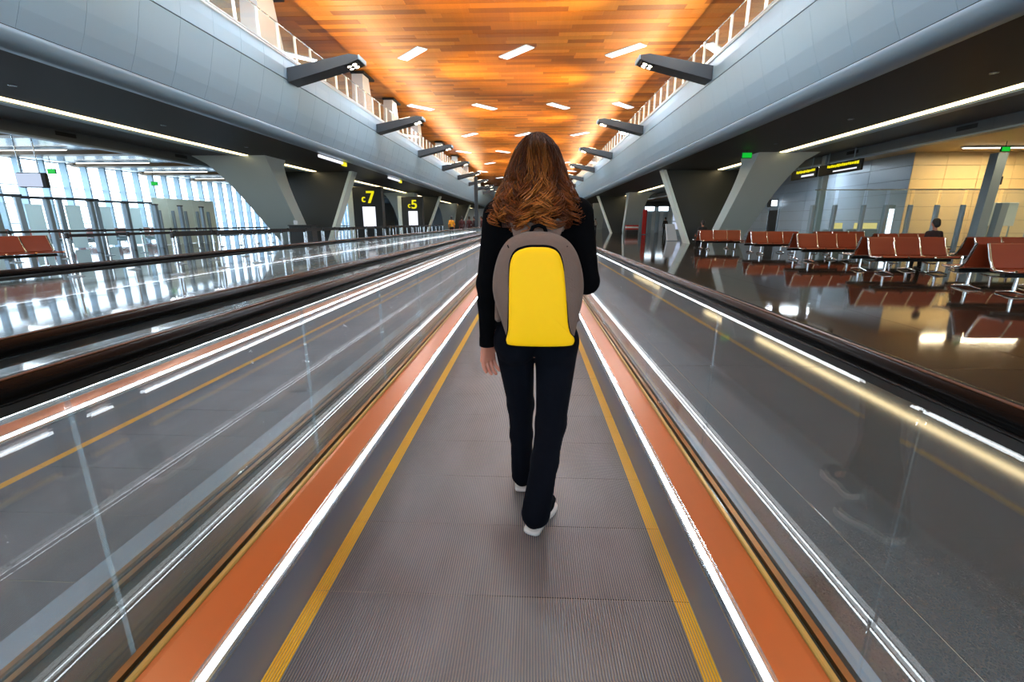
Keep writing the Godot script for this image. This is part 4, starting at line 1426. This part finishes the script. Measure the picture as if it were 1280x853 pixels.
func hair_half(y: float) -> Vector3:
	# half width, half depth, centre x of the mass of hair at a height (local)
	var ys := [1.25, 1.29, 1.33, 1.37, 1.43, 1.49, 1.54, 1.596, 1.625, 1.645, 1.655]
	var ws := [0.155, 0.178, 0.186, 0.166, 0.136, 0.113, 0.097, 0.071, 0.050, 0.026, 0.0]
	var ds := [0.196, 0.196, 0.192, 0.184, 0.164, 0.143, 0.127, 0.100, 0.075, 0.045, 0.0]
	if y <= ys[0]:
		return Vector3(ws[0], ds[0], 0.0)
	for i in ys.size() - 1:
		if y <= ys[i + 1]:
			var u: float = (y - ys[i]) / (ys[i + 1] - ys[i])
			return Vector3(lerpf(ws[i], ws[i + 1], u), lerpf(ds[i], ds[i + 1], u), 0.0)
	return Vector3.ZERO

func hair_point(phi: float, y: float, k: float) -> Vector3:
	var h := hair_half(y)
	return Vector3(sin(phi) * h.x * k - 0.002, y, -0.045 + cos(phi) * h.y * k)

func hair(t: Node3D) -> void:
	var hr := Node3D.new()
	hr.name = "hair"
	t.add_child(hr, true)
	var m := mat("hair", Color(1, 1, 1), 0.42, 0.0, 0.28)
	m.vertex_color_use_as_albedo = true
	# inner mass: a thick curtain round the back and sides of the head
	var st := begin()
	var n := 28
	var levels := [1.30, 1.34, 1.38, 1.43, 1.49, 1.54, 1.58, 1.61, 1.632, 1.646]
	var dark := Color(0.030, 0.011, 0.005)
	for li in levels.size() - 1:
		for i in n:
			var f0 := lerpf(-2.2, 2.2, float(i) / n)
			var f1 := lerpf(-2.2, 2.2, float(i + 1) / n)
			var y0: float = levels[li]
			var y1: float = levels[li + 1]
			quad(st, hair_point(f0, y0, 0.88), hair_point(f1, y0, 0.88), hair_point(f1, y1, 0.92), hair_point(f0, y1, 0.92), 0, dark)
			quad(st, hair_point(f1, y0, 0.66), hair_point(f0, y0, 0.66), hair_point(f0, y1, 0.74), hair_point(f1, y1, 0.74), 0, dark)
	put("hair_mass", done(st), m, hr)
	# locks: bundles of strands that share a wave
	var r := RandomNumberGenerator.new()
	r.seed = 77
	var tones := [Color(0.16, 0.040, 0.008), Color(0.27, 0.075, 0.014), Color(0.08, 0.018, 0.004), Color(0.40, 0.125, 0.022), Color(0.20, 0.050, 0.010)]
	for lock in 96:
		var ls := begin()
		var under := lock < 44
		var place := lock / 44.0 if under else (lock - 44) / 52.0
		var phi := lerpf(-2.15, 2.15, place + r.randf_range(-0.012, 0.012) + 0.01)
		var side := absf(phi) / 2.15
		var end := lerpf(1.288, 1.258, side) + 0.05 * exp(-pow((absf(phi) - 0.95) / 0.3, 2.0)) + (r.randf_range(0.0, 0.07) if under else r.randf_range(-0.02, 0.06))
		if phi > 0.8:
			end += 0.03
		if phi < -0.9:
			end -= 0.015
		var ph0 := r.randf() * TAU
		var amp := r.randf_range(0.010, 0.016) if under else r.randf_range(0.017, 0.027)
		var wl := r.randf_range(0.075, 0.11)
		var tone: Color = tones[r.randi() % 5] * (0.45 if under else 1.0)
		var drift := r.randf_range(-0.12, 0.12)
		var kk := r.randf_range(0.90, 0.96) if under else r.randf_range(0.985, 1.06)
		var turnway := 1.0 if r.randf() < 0.5 else -1.0
		for s in 16 if under else 24:
			var ra := sqrt(r.randf())
			var rot := r.randf() * TAU
			var dph := r.randf_range(-0.12, 0.12)
			var dend := r.randf_range(-0.012, 0.03)
			var top := r.randf_range(1.600, 1.652)
			var wild := r.randf_range(-0.006, 0.006)
			var path := []
			var radii := []
			var steps := 34
			for i in steps + 1:
				var u := float(i) / steps
				var y := lerpf(top, end + dend, u)
				var grow := clampf((1.565 - y) / 0.20, 0.0, 1.0)
				grow = grow * grow * (3.0 - 2.0 * grow)
				var w := ph0 + dph + (top - y) / wl * TAU * turnway
				var bundle := lerpf(0.017, 0.006, u) * ra
				var f := phi * lerpf(0.9, 1.0, u) + drift * grow
				var p := hair_point(f, y, kk)
				var tang := Vector3(cos(f), 0, -sin(f))
				var outw := Vector3(sin(f), 0, cos(f))
				var tw := rot + (top - y) * 22.0 * turnway
				p += tang * (sin(w) * amp * grow + cos(tw) * bundle + wild * grow) + outw * (cos(w) * amp * 0.75 * grow + sin(tw) * bundle * 0.6)
				if u > 0.80:
					var c := (u - 0.80) / 0.20
					p += Vector3(0, c * c * 0.024, 0) + tang * turnway * c * 0.018
				path.append(p)
				radii.append(lerpf(0.0016, 0.0019, grow) * (1.0 - 0.6 * maxf(0.0, u - 0.75) / 0.25))
			# strands deep in a bundle are darker than those on its skin
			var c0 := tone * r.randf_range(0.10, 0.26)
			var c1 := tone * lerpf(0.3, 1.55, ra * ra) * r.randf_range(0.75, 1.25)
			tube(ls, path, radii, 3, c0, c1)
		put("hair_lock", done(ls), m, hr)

func make_rucksack() -> void:
	var t := thing("rucksack", "grey brown rucksack with a bright yellow front panel on the walker's back", "rucksack", Vector3(0.025, 0.878, -1.75))
	var off := Vector2(0.025, 0.878)
	var loc := func(a: Array) -> PackedVector2Array:
		var p := P(a)
		for i in p.size():
			p[i] -= off
		return p
	var out: PackedVector2Array = smooth_loop(loc.call([0.021, 1.289, 0.078, 1.283, 0.129, 1.258, 0.163, 1.215, 0.184, 1.155, 0.192, 1.095, 0.188, 1.035, 0.177, 0.98, 0.168, 0.93, 0.158, 0.895, 0.12, 0.882, 0.035, 0.878, -0.05, 0.882, -0.085, 0.897, -0.1, 0.935, -0.118, 0.99, -0.136, 1.05, -0.141, 1.098, -0.134, 1.155, -0.115, 1.215, -0.082, 1.26, -0.03, 1.284]), 4)
	var c := Vector2(0.0, 0.2)
	var cloth := mat("pack_cloth", Color(0.42, 0.345, 0.30), 0.9, 0.0, 0.2)
	cloth.rim_enabled = true
	cloth.rim = 0.3
	var weave := noise_tex([Color.BLACK, Color.WHITE], 0.25, FastNoiseLite.TYPE_VALUE, 5, 256, 1)
	weave.color_ramp = null
	weave.as_normal_map = true
	weave.bump_strength = 2.0
	cloth.normal_enabled = true
	cloth.normal_texture = weave
	cloth.normal_scale = 0.5
	cloth.uv1_triplanar = true
	cloth.uv1_scale = Vector3(4, 4, 4)
	put("shell", cushion(out, [[0.86, 0.0], [0.95, 0.015], [0.99, 0.04], [1.0, 0.075], [0.99, 0.10], [0.955, 0.125], [0.89, 0.143], [0.80, 0.152], [0.6, 0.158]], c), cloth, t)
	var yl: PackedVector2Array = smooth_loop(loc.call([0.021, 1.238, 0.06, 1.236, 0.089, 1.222, 0.105, 1.193, 0.116, 1.14, 0.126, 1.05, 0.133, 0.975, 0.142, 0.937, 0.157, 0.918, 0.157, 0.9, 0.138, 0.888, 0.035, 0.884, -0.07, 0.888, -0.087, 0.903, -0.085, 0.922, -0.079, 0.955, -0.078, 1.05, -0.076, 1.15, -0.070, 1.193, -0.052, 1.222, -0.015, 1.236]), 4)
	var yc := Vector2(0.0, 0.17)
	put("piping", cushion(yl, [[1.03, 0.10], [1.045, 0.135], [1.045, 0.150], [1.02, 0.157], [0.9, 0.16]], yc), mats.jacket, t)
	put("yellow_panel", cushion(yl, [[1.0, 0.10], [1.005, 0.150], [0.995, 0.160], [0.97, 0.1665], [0.9, 0.170], [0.7, 0.173], [0.4, 0.175]], yc), mat("pack_yellow", Color(1.0, 0.77, 0.012), 0.6, 0.0, 0.3), t)
	# yoke and shoulder straps
	var yk := begin()
	for i in 10:
		var u0 := i / 10.0
		var u1 := (i + 1) / 10.0
		var rows := []
		for v in 6:
			var q := v / 5.0
			var row := []
			for u in [u0, u1]:
				var x := lerpf(lerpf(-0.062, -0.088, q), lerpf(0.098, 0.135, q), u) - 0.025
				var y := lerpf(1.262, 1.352 - 0.035 * sin(u * PI), q) - 0.878
				var z := lerpf(0.075, 0.022, q) + 0.02 * sin(u * PI) * (1.0 - q * 0.6)
				row.append(Vector3(x, y, z))
			rows.append(row)
		for v in 5:
			quad(yk, rows[v][0], rows[v][1], rows[v + 1][1], rows[v + 1][0], 0)
			var b := Vector3(0, 0, -0.03)
			quad(yk, rows[v][1] + b, rows[v][0] + b, rows[v + 1][0] + b, rows[v + 1][1] + b, 0)
		quad(yk, rows[5][0], rows[5][1], rows[5][1] + Vector3(0, 0, -0.03), rows[5][0] + Vector3(0, 0, -0.03), -1)
	put("yoke", done(yk), cloth, t)
	for s in [-1.0, 1.0]:
		var path := [Vector3(s * 0.085, 0.42, 0.0), Vector3(s * 0.10, 0.49, -0.035), Vector3(s * 0.105, 0.525, -0.10), Vector3(s * 0.115, 0.50, -0.17), Vector3(s * 0.12, 0.40, -0.21), Vector3(s * 0.135, 0.25, -0.215), Vector3(s * 0.16, 0.15, -0.13), Vector3(s * 0.15, 0.08, 0.02)]
		put("strap", blob_path(path, 0.015), cloth, t)
	put("seam", tube_mesh([Vector3(-0.095, 0.34, 0.148), Vector3(-0.108, 0.365, 0.136)], [0.002], 6), mats.jacket, t)
	put("seam", tube_mesh([Vector3(0.078, 0.335, 0.148), Vector3(0.10, 0.362, 0.136)], [0.002], 6), mats.jacket, t)
	put("grab_handle", tube_mesh([Vector3(-0.03, 0.40, 0.07), Vector3(-0.02, 0.425, 0.075), Vector3(0.0, 0.432, 0.077), Vector3(0.02, 0.425, 0.075), Vector3(0.03, 0.40, 0.07)], [0.007], 8), mats.jacket, t)

func blob_path(path: Array, r: float) -> ArrayMesh:
	var p := []
	for i in path.size() - 1:
		p.append(cap(path[i], path[i + 1], r, r, 0.01))
	return blob(p, 0.009)
